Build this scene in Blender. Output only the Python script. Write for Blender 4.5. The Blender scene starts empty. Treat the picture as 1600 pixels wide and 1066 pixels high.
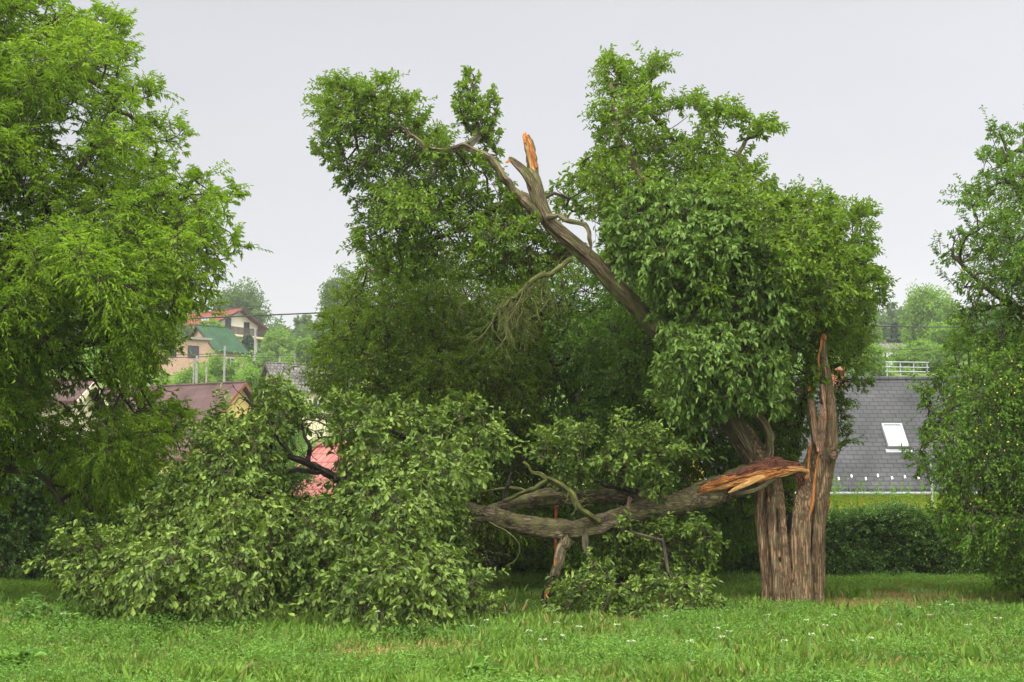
import bpy, math
import numpy as np
from math import radians as R, pi

# ------------------------------------------------------------------ camera / light
S = bpy.context.scene
C = S.collection
F, CYP, HZ, EYE = 2222.2, 533.0, 770.0, 1.7
PITCH = math.atan((HZ - CYP) / F)
cd = bpy.data.cameras.new('camera'); cam = bpy.data.objects.new('camera', cd); C.objects.link(cam)
cam.location = (0, 0, EYE); cam.rotation_euler = (pi / 2 + PITCH, 0, 0)
cd.lens = 50; cd.sensor_width = 36; cd.clip_start = 0.1; cd.clip_end = 4000
S.camera = cam
S.render.resolution_x, S.render.resolution_y = 1024, 682
S.render.engine = 'CYCLES'
S.view_settings.view_transform = 'Standard'; S.view_settings.look = 'None'
S.view_settings.exposure = 0.55; S.view_settings.gamma = 1.0
try:
    S.cycles.max_bounces = 6; S.cycles.diffuse_bounces = 3; S.cycles.transmission_bounces = 3
    S.cycles.glossy_bounces = 2; S.cycles.transparent_max_bounces = 4
except Exception: pass

SUN_EL, SUN_AZ = R(50), R(-150)      # high soft light from behind left of the camera
w = bpy.data.worlds.new('World'); S.world = w; w.use_nodes = True
nt = w.node_tree; N = nt.nodes; L = nt.links
bg = N['Background']
sky = N.new('ShaderNodeTexSky'); sky.sky_type = 'NISHITA'; sky.sun_disc = False
sky.sun_elevation = SUN_EL; sky.sun_rotation = SUN_AZ
tc = N.new('ShaderNodeTexCoord'); sp = N.new('ShaderNodeSeparateXYZ'); L.new(tc.outputs['Generated'], sp.inputs[0])
rp = N.new('ShaderNodeValToRGB'); L.new(sp.outputs['Z'], rp.inputs[0])      # overcast cloud deck, brighter overhead
e = rp.color_ramp.elements
e[0].position = 0.0; e[0].color = (.605, .59, .565, 1)
e[1].position = 0.13; e[1].color = (.545, .545, .555, 1)
for p_, c_ in ((.17, (.515, .520, .537, 1)), (.36, (.49, .497, .523, 1)), (.58, (2.0, 1.97, 1.9, 1)), (1.0, (3.3, 3.22, 3.0, 1))):
    q = e.new(p_); q.color = c_
nz = N.new('ShaderNodeTexNoise'); nz.inputs['Scale'].default_value = 1.6; nz.inputs['Detail'].default_value = 4
mpn = N.new('ShaderNodeMapping'); mpn.inputs['Scale'].default_value = (1, 1, 3.5)
L.new(tc.outputs['Generated'], mpn.inputs[0]); L.new(mpn.outputs[0], nz.inputs['Vector'])
mr = N.new('ShaderNodeMapRange'); mr.inputs[1].default_value = .3; mr.inputs[2].default_value = .7
mr.inputs[3].default_value = .955; mr.inputs[4].default_value = 1.045
L.new(nz.outputs['Fac'], mr.inputs[0])
ax = N.new('ShaderNodeMapRange'); ax.inputs[1].default_value = -.4; ax.inputs[2].default_value = .4
ax.inputs[3].default_value = .92; ax.inputs[4].default_value = 1.08; L.new(sp.outputs['X'], ax.inputs[0])
mu = N.new('ShaderNodeMath'); mu.operation = 'MULTIPLY'; L.new(mr.outputs[0], mu.inputs[0]); L.new(ax.outputs[0], mu.inputs[1])
by = N.new('ShaderNodeMapRange'); by.inputs[1].default_value = .15; by.inputs[2].default_value = -.75      # the veiled sun brightens the cloud behind the camera
by.inputs[3].default_value = 1.0; by.inputs[4].default_value = 1.85; L.new(sp.outputs['Y'], by.inputs[0])
mu2 = N.new('ShaderNodeMath'); mu2.operation = 'MULTIPLY'; L.new(mu.outputs[0], mu2.inputs[0]); L.new(by.outputs[0], mu2.inputs[1]); mu = mu2
vm = N.new('ShaderNodeVectorMath'); vm.operation = 'SCALE'; L.new(rp.outputs[0], vm.inputs[0]); L.new(mu.outputs[0], vm.inputs['Scale'])
vs = N.new('ShaderNodeVectorMath'); vs.operation = 'SCALE'; L.new(sky.outputs[0], vs.inputs[0]); vs.inputs['Scale'].default_value = .1
mx = N.new('ShaderNodeMix'); mx.data_type = 'RGBA'; mx.inputs[0].default_value = .93
L.new(vs.outputs[0], mx.inputs[6]); L.new(vm.outputs[0], mx.inputs[7]); L.new(mx.outputs[2], bg.inputs[0])
bg.inputs[1].default_value = 1.0

ld = bpy.data.lights.new('sun', 'SUN'); ld.energy = 1.5; ld.angle = R(16); ld.color = (1, .965, .9)
sun = bpy.data.objects.new('sun', ld); C.objects.link(sun)
sx = math.sin(-SUN_AZ) * math.cos(SUN_EL)  # direction to the sun
dirs = np.array([-0.55, -0.60, 0.95]); dirs /= np.linalg.norm(dirs)
sky.sun_elevation = math.asin(dirs[2]); sky.sun_rotation = math.atan2(dirs[0], dirs[1])
from mathutils import Vector
sun.rotation_euler = Vector(dirs).to_track_quat('Z', 'Y').to_euler()

# ------------------------------------------------------------------ helpers
rng = np.random.default_rng(11)
def nrm(v):
    v = np.asarray(v, float); return v / (np.linalg.norm(v, axis=-1, keepdims=True) + 1e-9)
def P(px, py, Y):
    """world point seen at photo pixel (px,py) at distance Y along the ground"""
    px, py, Y = np.broadcast_arrays(np.asarray(px, float), np.asarray(py, float), np.asarray(Y, float))
    a = (px - 800) / F; b = (CYP - py) / F
    dy = math.cos(PITCH) - b * math.sin(PITCH); dz = math.sin(PITCH) + b * math.cos(PITCH)
    return np.stack([a / dy * Y, Y, EYE + dz / dy * Y], -1)
def prof(y):
    return np.interp(y, [0, 31, 36, 48, 60, 72, 100, 130, 160, 200, 260, 330, 450, 900],
                        [0, 0, -.6, -1.5, -1.2, .2, 5, 11.5, 16.5, 22, 29, 34, 36, 20])
_g = np.random.default_rng(5).random((64, 64))
def vnoise(x, y):
    x = np.asarray(x, float); y = np.asarray(y, float)
    xi = np.floor(x).astype(int); yi = np.floor(y).astype(int); fx = x - xi; fy = y - yi
    fx = fx * fx * (3 - 2 * fx); fy = fy * fy * (3 - 2 * fy)
    g = lambda i, j: _g[i % 64, j % 64]
    return (g(xi, yi) * (1 - fx) + g(xi + 1, yi) * fx) * (1 - fy) + (g(xi, yi + 1) * (1 - fx) + g(xi + 1, yi + 1) * fx) * fy
def G(x, y):
    x = np.asarray(x, float); y = np.asarray(y, float)
    z = prof(y) - 1.5 * np.clip((-x - 5) / 10, 0, 1) * np.clip((y - 60) / 40, 0, 1)
    return z + (vnoise(x * .35 + 9, y * .35) - .5) * .08 + (vnoise(x * .03, y * .03) - .5) * 3 * np.clip((y - 60) / 100, 0, 1)

def tag(o, label=None, cat=None, group=None, kind=None):
    if label: o['label'] = label
    if cat: o['category'] = cat
    if group: o['group'] = group
    if kind: o['kind'] = kind
    return o
def empty(name, loc, rz=0, **k):
    o = bpy.data.objects.new(name, None); C.objects.link(o); o.location = loc; o.rotation_euler = (0, 0, rz)
    o.empty_display_size = .3
    return tag(o, **k)
def mesh(name, V, Fc, mat, parent=None, attrs=None, smooth=False, world=True):
    """V (n,3) verts; Fc list of index arrays (each (m,k)); world coords even when parented to an unrotated empty"""
    V = np.asarray(V, np.float32)
    if parent is not None and world: V = V - np.array(parent['_w'] if '_w' in parent.keys() else parent.location, np.float32)
    if not isinstance(Fc, list): Fc = [Fc]
    Fc = [np.asarray(f, np.int32) for f in Fc if len(f)]
    me = bpy.data.meshes.new(name)
    me.vertices.add(len(V)); me.vertices.foreach_set('co', V.ravel())
    nl = sum(f.size for f in Fc); npoly = sum(len(f) for f in Fc)
    me.loops.add(nl); me.loops.foreach_set('vertex_index', np.concatenate([f.ravel() for f in Fc]))
    tot = np.concatenate([np.full(len(f), f.shape[1], np.int32) for f in Fc])
    st = np.concatenate([[0], np.cumsum(tot)[:-1]]).astype(np.int32)
    me.polygons.add(npoly); me.polygons.foreach_set('loop_start', st)
    me.polygons.foreach_set('use_smooth', np.full(npoly, smooth))
    if attrs:
        for k, a in attrs.items():
            a = np.asarray(a, np.float32)
            if a.ndim == 1:
                at = me.attributes.new(k, 'FLOAT', 'POINT'); at.data.foreach_set('value', a)
            else:
                at = me.attributes.new(k, 'FLOAT_VECTOR', 'POINT'); at.data.foreach_set('vector', a.ravel())
    me.update(calc_edges=True); me.validate()
    if mat: me.materials.append(mat)
    o = bpy.data.objects.new(name, me); C.objects.link(o)
    if parent is not None: o.parent = parent
    return o
class MB:
    """collects shapes into one mesh"""
    def __init__(s): s.V = []; s.F = {}; s.n = 0; s.A = []
    def add(s, V, Fs, bk=None):
        V = np.asarray(V, float)
        for f in (Fs if isinstance(Fs, list) else [Fs]):
            f = np.atleast_2d(np.asarray(f, int))
            if f.size: s.F.setdefault(f.shape[1], []).append(f + s.n)
        s.V.append(V); s.A.append(np.zeros((len(V), 3)) if bk is None else bk); s.n += len(V)
    def box(s, a, b):
        (x0, y0, z0), (x1, y1, z1) = a, b
        V = [(x0,y0,z0),(x1,y0,z0),(x1,y1,z0),(x0,y1,z0),(x0,y0,z1),(x1,y0,z1),(x1,y1,z1),(x0,y1,z1)]
        s.add(V, [(0,3,2,1),(4,5,6,7),(0,1,5,4),(1,2,6,5),(2,3,7,6),(3,0,4,7)])
    def tube(s, pts, rad, n=8, cap=True, wob=0., seed=0, flat=1.0):
        pts = np.asarray(pts, float); m = len(pts); rad = np.broadcast_to(np.asarray(rad, float), (m,))
        t = nrm(np.gradient(pts, axis=0)); up = np.array([0, 1., 0]) if abs(t[0][1]) < .8 else np.array([1., 0, 0])
        u = nrm(np.cross(t, up)); v = np.cross(t, u)
        th = np.arange(n) / n * 2 * pi
        rr = rad[:, None] * np.ones((m, n))
        if wob:
            s_ = np.cumsum(np.r_[0, np.linalg.norm(np.diff(pts, axis=0), axis=1)])
            rr = rr * (1 + wob * (np.sin(th * 3 + seed)[None, :] * .5 + np.sin(th * 5 + seed * 2 + s_[:, None] * 1.5) * .5
                                  + .8 * (vnoise(th[None, :] * 1.3 + seed * 3.1, s_[:, None] * 4 + seed) - .5)))
        else: s_ = np.cumsum(np.r_[0, np.linalg.norm(np.diff(pts, axis=0), axis=1)])
        V = pts[:, None] + rr[..., None] * (np.cos(th)[None, :, None] * u[:, None] + flat * np.sin(th)[None, :, None] * v[:, None])
        bk = np.stack([rr * np.cos(th)[None] + seed, rr * np.sin(th)[None], np.broadcast_to(s_[:, None], (m, n))], -1)
        i = np.arange(m - 1)[:, None] * n; j = np.arange(n)[None]; k = (j + 1) % n
        Q = np.stack([i + j, i + k, i + n + k, i + n + j], -1).reshape(-1, 4)
        Fs = [Q]
        if cap: Fs += [np.arange(n)[None, ::-1], (np.arange(n) + (m - 1) * n)[None]]
        s.add(V.reshape(-1, 3), Fs, bk.reshape(-1, 3))
    def build(s, name, mat, parent=None, smooth=False, world=True, tint=None):
        at = {'bk': np.concatenate(s.A)}
        return mesh(name, np.concatenate(s.V), [np.concatenate(f) for f in s.F.values()], mat, parent, at, smooth, world)
def spline(rows, step=.06):
    """Catmull-Rom through rows (n,k), resampled"""
    A = np.asarray(rows, float); Q = np.vstack([2 * A[0] - A[1], A, 2 * A[-1] - A[-2]]); out = []
    for i in range(1, len(Q) - 2):
        n = max(2, int(np.linalg.norm(Q[i + 1, :3] - Q[i, :3]) / step)); t = np.linspace(0, 1, n, endpoint=False)[:, None]
        p0, p1, p2, p3 = Q[i - 1], Q[i], Q[i + 1], Q[i + 2]
        out.append(.5 * (2 * p1 + (p2 - p0) * t + (2 * p0 - 5 * p1 + 4 * p2 - p3) * t ** 2 + (3 * p1 - p0 - 3 * p2 + p3) * t ** 3))
    out.append(A[-1:]); return np.vstack(out)
def path(rows, Y0, step=.06):
    """rows of (px, py, dY, radius px) -> points, radii in metres"""
    A = np.array(rows, float); Y = Y0 + A[:, 2]
    B = np.c_[P(A[:, 0], A[:, 1], Y), A[:, 3] * Y / F]
    Q = spline(B, step); return Q[:, :3], np.maximum(Q[:, 3], .002)

# ------------------------------------------------------------------ materials
def mat_new(name):
    m = bpy.data.materials.new(name); m.use_nodes = True; return m, m.node_tree.nodes, m.node_tree.links
def leaf_mat(name, cols, rough=.5, trans=.3, tcol=None, spec=.22):
    rough = max(rough, .5); spec = min(spec, .28)
    if name[:5] not in ('grass', 'herb_'): k1, k2 = {'ash': (1.12, 1.08), 'far': (.98, .95), 'plu': (.98, 1.12)}.get(name[:3], (1.05, 1.08)); cols = [(a * k1, b * k2, c * .75) for a, b, c in cols]
    m, N, L = mat_new(name); b = N['Principled BSDF']; out = N['Material Output']
    at = N.new('ShaderNodeAttribute'); at.attribute_name = 'tint'
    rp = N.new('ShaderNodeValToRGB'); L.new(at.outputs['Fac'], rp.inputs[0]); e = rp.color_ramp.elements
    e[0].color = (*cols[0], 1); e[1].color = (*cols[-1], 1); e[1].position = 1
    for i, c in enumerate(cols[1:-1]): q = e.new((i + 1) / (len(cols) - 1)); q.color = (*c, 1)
    L.new(rp.outputs[0], b.inputs['Base Color']); b.inputs['Roughness'].default_value = rough
    b.inputs['Specular IOR Level'].default_value = spec
    tr = N.new('ShaderNodeBsdfTranslucent'); hs = N.new('ShaderNodeMix'); hs.data_type = 'RGBA'; hs.blend_type = 'MULTIPLY'
    hs.inputs[0].default_value = 1; L.new(rp.outputs[0], hs.inputs[6]); hs.inputs[7].default_value = (*(tcol or (1.5, 1.45, .6)), 1)
    L.new(hs.outputs[2], tr.inputs[0])
    mx = N.new('ShaderNodeMixShader'); mx.inputs[0].default_value = trans
    L.new(b.outputs[0], mx.inputs[1]); L.new(tr.outputs[0], mx.inputs[2]); L.new(mx.outputs[0], out.inputs[0])
    return m
def bark_mat(name, c0, c1, moss=None, mossamt=.5, scale=1., bump=.6, world=False, streak=14):
    m, N, L = mat_new(name); b = N['Principled BSDF']; b.inputs['Roughness'].default_value = .85
    b.inputs['Specular IOR Level'].default_value = .2
    if world:
        tc = N.new('ShaderNodeTexCoord'); src = tc.outputs['Object']
    else:
        at = N.new('ShaderNodeAttribute'); at.attribute_name = 'bk'; src = at.outputs['Vector']
    mp = N.new('ShaderNodeMapping'); mp.inputs['Scale'].default_value = (streak * scale, streak * scale, 1.1 * scale); L.new(src, mp.inputs[0])
    n1 = N.new('ShaderNodeTexNoise'); n1.inputs['Scale'].default_value = 1.6; n1.inputs['Detail'].default_value = 8
    n1.inputs['Roughness'].default_value = .7; n1.inputs['Distortion'].default_value = .6; L.new(mp.outputs[0], n1.inputs['Vector'])
    v1 = N.new('ShaderNodeTexVoronoi'); v1.feature = 'DISTANCE_TO_EDGE'; v1.inputs['Scale'].default_value = 2.2; 
    mxv = N.new('ShaderNodeVectorMath'); mxv.operation = 'ADD'; L.new(mp.outputs[0], mxv.inputs[0]); L.new(n1.outputs['Color'], mxv.inputs[1])
    L.new(mxv.outputs[0], v1.inputs['Vector'])
    sm = N.new('ShaderNodeMapRange'); sm.inputs[2].default_value = .25; L.new(v1.outputs['Distance'], sm.inputs[0])
    ml = N.new('ShaderNodeMath'); ml.operation = 'MULTIPLY'; L.new(sm.outputs[0], ml.inputs[0]); L.new(n1.outputs['Fac'], ml.inputs[1])
    rp = N.new('ShaderNodeValToRGB'); e = rp.color_ramp.elements
    e[0].color = (*c0, 1); e[1].color = (*c1, 1); e[0].position = .08; e[1].position = .62; L.new(ml.outputs[0], rp.inputs[0])
    col = rp.outputs[0]
    n2 = N.new('ShaderNodeTexNoise'); n2.inputs['Scale'].default_value = 3.5; n2.inputs['Detail'].default_value = 5; L.new(src, n2.inputs['Vector'])
    hv = N.new('ShaderNodeMapRange'); hv.inputs[1].default_value = .3; hv.inputs[2].default_value = .7; hv.inputs[3].default_value = .6; hv.inputs[4].default_value = 1.35
    L.new(n2.outputs['Fac'], hv.inputs[0])
    sc = N.new('ShaderNodeVectorMath'); sc.operation = 'SCALE'; L.new(col, sc.inputs[0]); L.new(hv.outputs[0], sc.inputs['Scale']); col = sc.outputs[0]
    if moss:
        n3 = N.new('ShaderNodeTexNoise'); n3.inputs['Scale'].default_value = 6; n3.inputs['Detail'].default_value = 7; L.new(src, n3.inputs['Vector'])
        r3 = N.new('ShaderNodeMapRange'); r3.inputs[1].default_value = .50 - .25 * mossamt; r3.inputs[2].default_value = .86 - .25 * mossamt; L.new(n3.outputs['Fac'], r3.inputs[0])
        mm = N.new('ShaderNodeMix'); mm.data_type = 'RGBA'; L.new(r3.outputs[0], mm.inputs[0]); L.new(col, mm.inputs[6]); mm.inputs[7].default_value = (*moss, 1); col = mm.outputs[2]
    L.new(col, b.inputs['Base Color'])
    bp = N.new('ShaderNodeBump'); bp.inputs['Strength'].default_value = bump; bp.inputs['Distance'].default_value = .03 / scale
    L.new(ml.outputs[0], bp.inputs['Height']); L.new(bp.outputs[0], b.inputs['Normal'])
    return m
def plain(name, col, rough=.7, var=.12, scale=6., metal=0., bump=0., spec=.4):
    m, N, L = mat_new(name); b = N['Principled BSDF']; b.inputs['Roughness'].default_value = rough; b.inputs['Metallic'].default_value = metal
    b.inputs['Specular IOR Level'].default_value = spec
    tc = N.new('ShaderNodeTexCoord'); n = N.new('ShaderNodeTexNoise'); n.inputs['Scale'].default_value = scale; n.inputs['Detail'].default_value = 6
    L.new(tc.outputs['Object'], n.inputs['Vector']); r = N.new('ShaderNodeMapRange'); r.inputs[1].default_value = .25; r.inputs[2].default_value = .75
    r.inputs[3].default_value = 1 - var; r.inputs[4].default_value = 1 + var; L.new(n.outputs['Fac'], r.inputs[0])
    s = N.new('ShaderNodeVectorMath'); s.operation = 'SCALE'; s.inputs[0].default_value = col; L.new(r.outputs[0], s.inputs['Scale']); L.new(s.outputs[0], b.inputs['Base Color'])
    if bump:
        bp = N.new('ShaderNodeBump'); bp.inputs['Strength'].default_value = bump; bp.inputs['Distance'].default_value = .02
        L.new(n.outputs['Fac'], bp.inputs['Height']); L.new(bp.outputs[0], b.inputs['Normal'])
    return m
def tile_mat(name, ca, cb, cm, bw, bh, rough=.7, bump=.5, mortar=.03, wave=False):
    """roof tiles laid in courses; object coords x along ridge, y down the slope"""
    m, N, L = mat_new(name); b = N['Principled BSDF']; b.inputs['Roughness'].default_value = rough; b.inputs['Specular IOR Level'].default_value = .12
    tc = N.new('ShaderNodeTexCoord'); br = N.new('ShaderNodeTexBrick'); L.new(tc.outputs['Object'], br.inputs['Vector'])
    br.inputs['Scale'].default_value = 1; br.inputs['Brick Width'].default_value = bw; br.inputs['Row Height'].default_value = bh
    br.inputs['Mortar Size'].default_value = mortar * bh; br.inputs['Mortar Smooth'].default_value = .3
    br.inputs['Color1'].default_value = (*ca, 1); br.inputs['Color2'].default_value = (*cb, 1); br.inputs['Mortar'].default_value = (*cm, 1)
    n = N.new('ShaderNodeTexNoise'); n.inputs['Scale'].default_value = .9; n.inputs['Detail'].default_value = 7; L.new(tc.outputs['Object'], n.inputs['Vector'])
    r = N.new('ShaderNodeMapRange'); r.inputs[1].default_value = .3; r.inputs[2].default_value = .7; r.inputs[3].default_value = .72; r.inputs[4].default_value = 1.3; L.new(n.outputs['Fac'], r.inputs[0])
    s = N.new('ShaderNodeVectorMath'); s.operation = 'SCALE'; L.new(br.outputs['Color'], s.inputs[0]); L.new(r.outputs[0], s.inputs['Scale']); L.new(s.outputs[0], b.inputs['Base Color'])
    sep = N.new('ShaderNodeSeparateXYZ'); L.new(tc.outputs['Object'], sep.inputs[0])
    dv = N.new('ShaderNodeMath'); dv.operation = 'DIVIDE'; L.new(sep.outputs['Y'], dv.inputs[0]); dv.inputs[1].default_value = bh
    fr = N.new('ShaderNodeMath'); fr.operation = 'FRACT'; L.new(dv.outputs[0], fr.inputs[0])
    ad = N.new('ShaderNodeMath'); ad.operation = 'SUBTRACT'; L.new(fr.outputs[0], ad.inputs[0]); L.new(br.outputs['Fac'], ad.inputs[1])
    h = ad.outputs[0]
    if wave:
        wv = N.new('ShaderNodeMath'); wv.operation = 'SINE'; ms = N.new('ShaderNodeMath'); ms.operation = 'MULTIPLY'; ms.inputs[1].default_value = 2 * pi / bw
        L.new(sep.outputs['X'], ms.inputs[0]); L.new(ms.outputs[0], wv.inputs[0]); a2 = N.new('ShaderNodeMath'); L.new(wv.outputs[0], a2.inputs[0]); L.new(h, a2.inputs[1]); h = a2.outputs[0]
    bp = N.new('ShaderNodeBump'); bp.inputs['Strength'].default_value = bump; bp.inputs['Distance'].default_value = .03; L.new(h, bp.inputs['Height']); L.new(bp.outputs[0], b.inputs['Normal'])
    return m

M = {}
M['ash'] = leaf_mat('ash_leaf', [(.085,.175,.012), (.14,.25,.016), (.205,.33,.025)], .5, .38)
M['walnut'] = leaf_mat('big_leaf', [(.075,.14,.03), (.115,.19,.046), (.17,.26,.078)], .42, .25, spec=.5)
M['walnut_top'] = leaf_mat('big_leaf_top', [(.075,.14,.018), (.115,.19,.025), (.175,.265,.04)], .45, .32)
M['fallen'] = leaf_mat('fallen_leaf', [(.038,.072,.012), (.085,.14,.023), (.20,.27,.068)], .45, .17, spec=.45)
M['plum'] = leaf_mat('plum_leaf', [(.065,.115,.010), (.105,.16,.014), (.165,.22,.02)], .5, .35)
M['plum_dark'] = leaf_mat('plum_leaf_dark', [(.06,.12,.014), (.095,.17,.022), (.15,.225,.034)], .5, .3)
M['hedge'] = leaf_mat('hedge_leaf', [(.045,.095,.028), (.08,.155,.048), (.14,.235,.08)], .45, .2)
M['shoot'] = leaf_mat('shoot_leaf', [(.09,.19,.02), (.13,.25,.03), (.18,.30,.05)], .5, .4)
M['far'] = leaf_mat('far_leaf', [(.045,.10,.025), (.075,.155,.035), (.12,.22,.045)], .6, .3)
M['farlight'] = leaf_mat('far_leaf_light', [(.10,.20,.03), (.14,.27,.04), (.19,.33,.06)], .6, .35)
M['spruce'] = leaf_mat('spruce_needle', [(.03,.065,.05), (.05,.095,.075), (.08,.135,.11)], .6, .1, (1, 1, 1))
M['grass'] = leaf_mat('grass_blade', [(.40,.27,.12), (.27,.25,.08), (.11,.20,.028), (.15,.265,.033), (.23,.36,.055)], .5, .35, (1.3, 1.25, .6))
M['herb'] = leaf_mat('herb_leaf', [(.18,.23,.055), (.08,.18,.033), (.135,.265,.04), (.21,.36,.07)], .5, .3, (1.3, 1.25, .6))
M['bark'] = bark_mat('grey_brown_bark', (.105,.062,.034), (.40,.262,.15), (.17,.16,.085), .12, world=True, bump=.8, scale=.8, streak=16)
M['bark_lean'] = bark_mat('leaning_bark', (.07,.048,.032), (.30,.215,.145), (.13,.15,.045), .42)
M['bark_moss'] = bark_mat('mossy_bark', (.03,.027,.015), (.13,.11,.065), (.14,.15,.035), .75)
M['bark_dark'] = bark_mat('dark_bark', (.018,.014,.012), (.09,.07,.055), None)
M['twig'] = bark_mat('twig_bark', (.028,.022,.016), (.095,.075,.05), (.09,.095,.035), .3, bump=.2)
M['lichen'] = bark_mat('lichen_twig', (.07,.075,.02), (.19,.195,.065), None, bump=.3)
M['torn'] = bark_mat('torn_orange_wood', (.30,.09,.022), (.88,.40,.13), None, scale=2.2, bump=.9, streak=22)
M['torn_pale'] = bark_mat('pale_torn_wood', (.42,.19,.06), (.82,.50,.22), None, scale=2.2, bump=.7, streak=22)
M['torn_red'] = bark_mat('torn_red_wood', (.07,.025,.016), (.42,.17,.10), None, scale=2, bump=.9, streak=18)
M['cream'] = bark_mat('cream_sapwood', (.42,.20,.06), (.80,.50,.22), None, scale=2, bump=.5, streak=18)
M['oldwood'] = bark_mat('weathered_wood', (.16,.085,.05), (.42,.28,.19), None, scale=1.6, bump=.6, streak=20)

# ------------------------------------------------------------------ foliage machinery
T_OVAL = np.array([[0,0,0],[.32,-.46,.10],[.74,-.34,.06],[1,0,-.14],[.74,.34,.06],[.32,.46,.10]])
T_OBO = np.array([[0,0,0],[.34,-.26,.07],[.76,-.5,.06],[1,0,-.12],[.76,.5,.06],[.34,.26,.07]])
T_LANCE = np.array([[0,0,0],[.30,-.5,.06],[.62,-.34,.02],[1,0,-.22],[.62,.34,.02],[.30,.5,.06]])
def leaves(B, A, Nn, Ln, Wd, tint, T=T_OVAL):
    A = nrm(A); Sd = nrm(np.cross(A, Nn)); Nn = np.cross(Sd, A)
    V = (B[:, None] + (T[None, :, 0] * Ln[:, None])[..., None] * A[:, None] + (T[None, :, 1] * Wd[:, None])[..., None] * Sd[:, None]
         + (T[None, :, 2] * Ln[:, None])[..., None] * Nn[:, None])
    n = len(B); i = np.arange(n)[:, None] * 6
    Q = np.concatenate([i + [0, 1, 2, 3], i + [0, 3, 4, 5]])
    return V.reshape(-1, 3), Q, np.repeat(tint, 6)
def cat_leaves(parts):
    V, Q, T, n = [], [], [], 0
    for v, q, t in parts: V.append(v); Q.append(q + n); T.append(t); n += len(v)
    return np.concatenate(V), np.concatenate(Q), np.concatenate(T)
def inpoly(x, y, poly):
    p = np.asarray(poly, float); r = np.zeros(len(x), bool)
    for (x0, y0), (x1, y1) in zip(p, np.roll(p, -1, 0)):
        c = ((y0 > y) != (y1 > y)) & (x < (x1 - x0) * (y - y0) / (y1 - y0 + 1e-12) + x0); r ^= c
    return r
def edged(x, y, poly):
    p = np.asarray(poly, float); d = np.full(len(x), 1e9)
    for a, b in zip(p, np.roll(p, -1, 0)):
        ab = b - a; t = np.clip(((x - a[0]) * ab[0] + (y - a[1]) * ab[1]) / (ab @ ab + 1e-9), 0, 1)
        d = np.minimum(d, np.hypot(x - a[0] - t * ab[0], y - a[1] - t * ab[1]))
    return d
def centres(poly, n, D, T, dm=150, mind=.28, holes=(), front=.65, rcmax=.5, seed=1, rmin=.12, emin=5, shell=.45, hollow=0., gap=0.):
    """cluster centres inside a crown: outline given in photo pixels at distance D (number or function), half thickness T metres"""
    r = np.random.default_rng(seed); p = np.asarray(poly, float); lo, hi = p.min(0), p.max(0)
    out, rc = [], []; grid = {}
    m = n * 40; x = r.uniform(lo[0], hi[0], m); y = r.uniform(lo[1], hi[1], m); k = inpoly(x, y, poly)
    for h in holes: k &= ~inpoly(x, y, h)
    x, y = x[k], y[k]; d = edged(x, y, poly)
    for h in holes: d = np.minimum(d, edged(x, y, h))
    k = d > emin; x, y, d = x[k], y[k], d[k]
    t = T * np.sqrt(np.clip(1 - (1 - np.minimum(d / dm, 1)) ** 2, 0, 1))
    nz_ = vnoise(x / 62 + seed * 3.7, y / 48 + seed * 1.3); t = t * (.2 + 1.1 * nz_ * nz_ * (3 - 2 * nz_) + .25 * (vnoise(x / 24, y / 22 + seed) - .5))
    u = np.where(r.random(len(x)) < front, -1, 1) * t * r.random(len(x)) ** shell
    Dc = D(x, y) if callable(D) else np.full(len(x), float(D))
    if gap:
        kg = vnoise(x / 26 + seed * 5.1, y / 26 + seed * 2.9) > gap; x, y, d, u, Dc, nz_ = x[kg], y[kg], d[kg], u[kg], Dc[kg], nz_[kg]
    if hollow:
        kh = (nz_ > .40) | (r.random(len(x)) > hollow) | (u > 0); x, y, d, u, Dc = x[kh], y[kh], d[kh], u[kh], Dc[kh]
    pts = P(x, y, Dc + u); rr = np.clip((d - 2) / F * Dc * .95 + .02, rmin, rcmax)
    k = pts[:, 2] > G(pts[:, 0], pts[:, 1]) + .08; pts, rr = pts[k], rr[k]
    acc = np.zeros((n, 3)); c = 0; R_ = np.zeros(n)
    for q, a in zip(pts, rr):
        if c:
            dd = acc[:c] - q
            if (np.einsum('ij,ij->i', dd, dd) < (mind * (.45 + a / rcmax * .6)) ** 2).any(): continue
        acc[c] = q; R_[c] = a; c += 1
        if c == n: break
    return acc[:c], R_[:c]
def sphere_dirs(r, n):
    return nrm(r.normal(size=(n, 3)))
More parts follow.
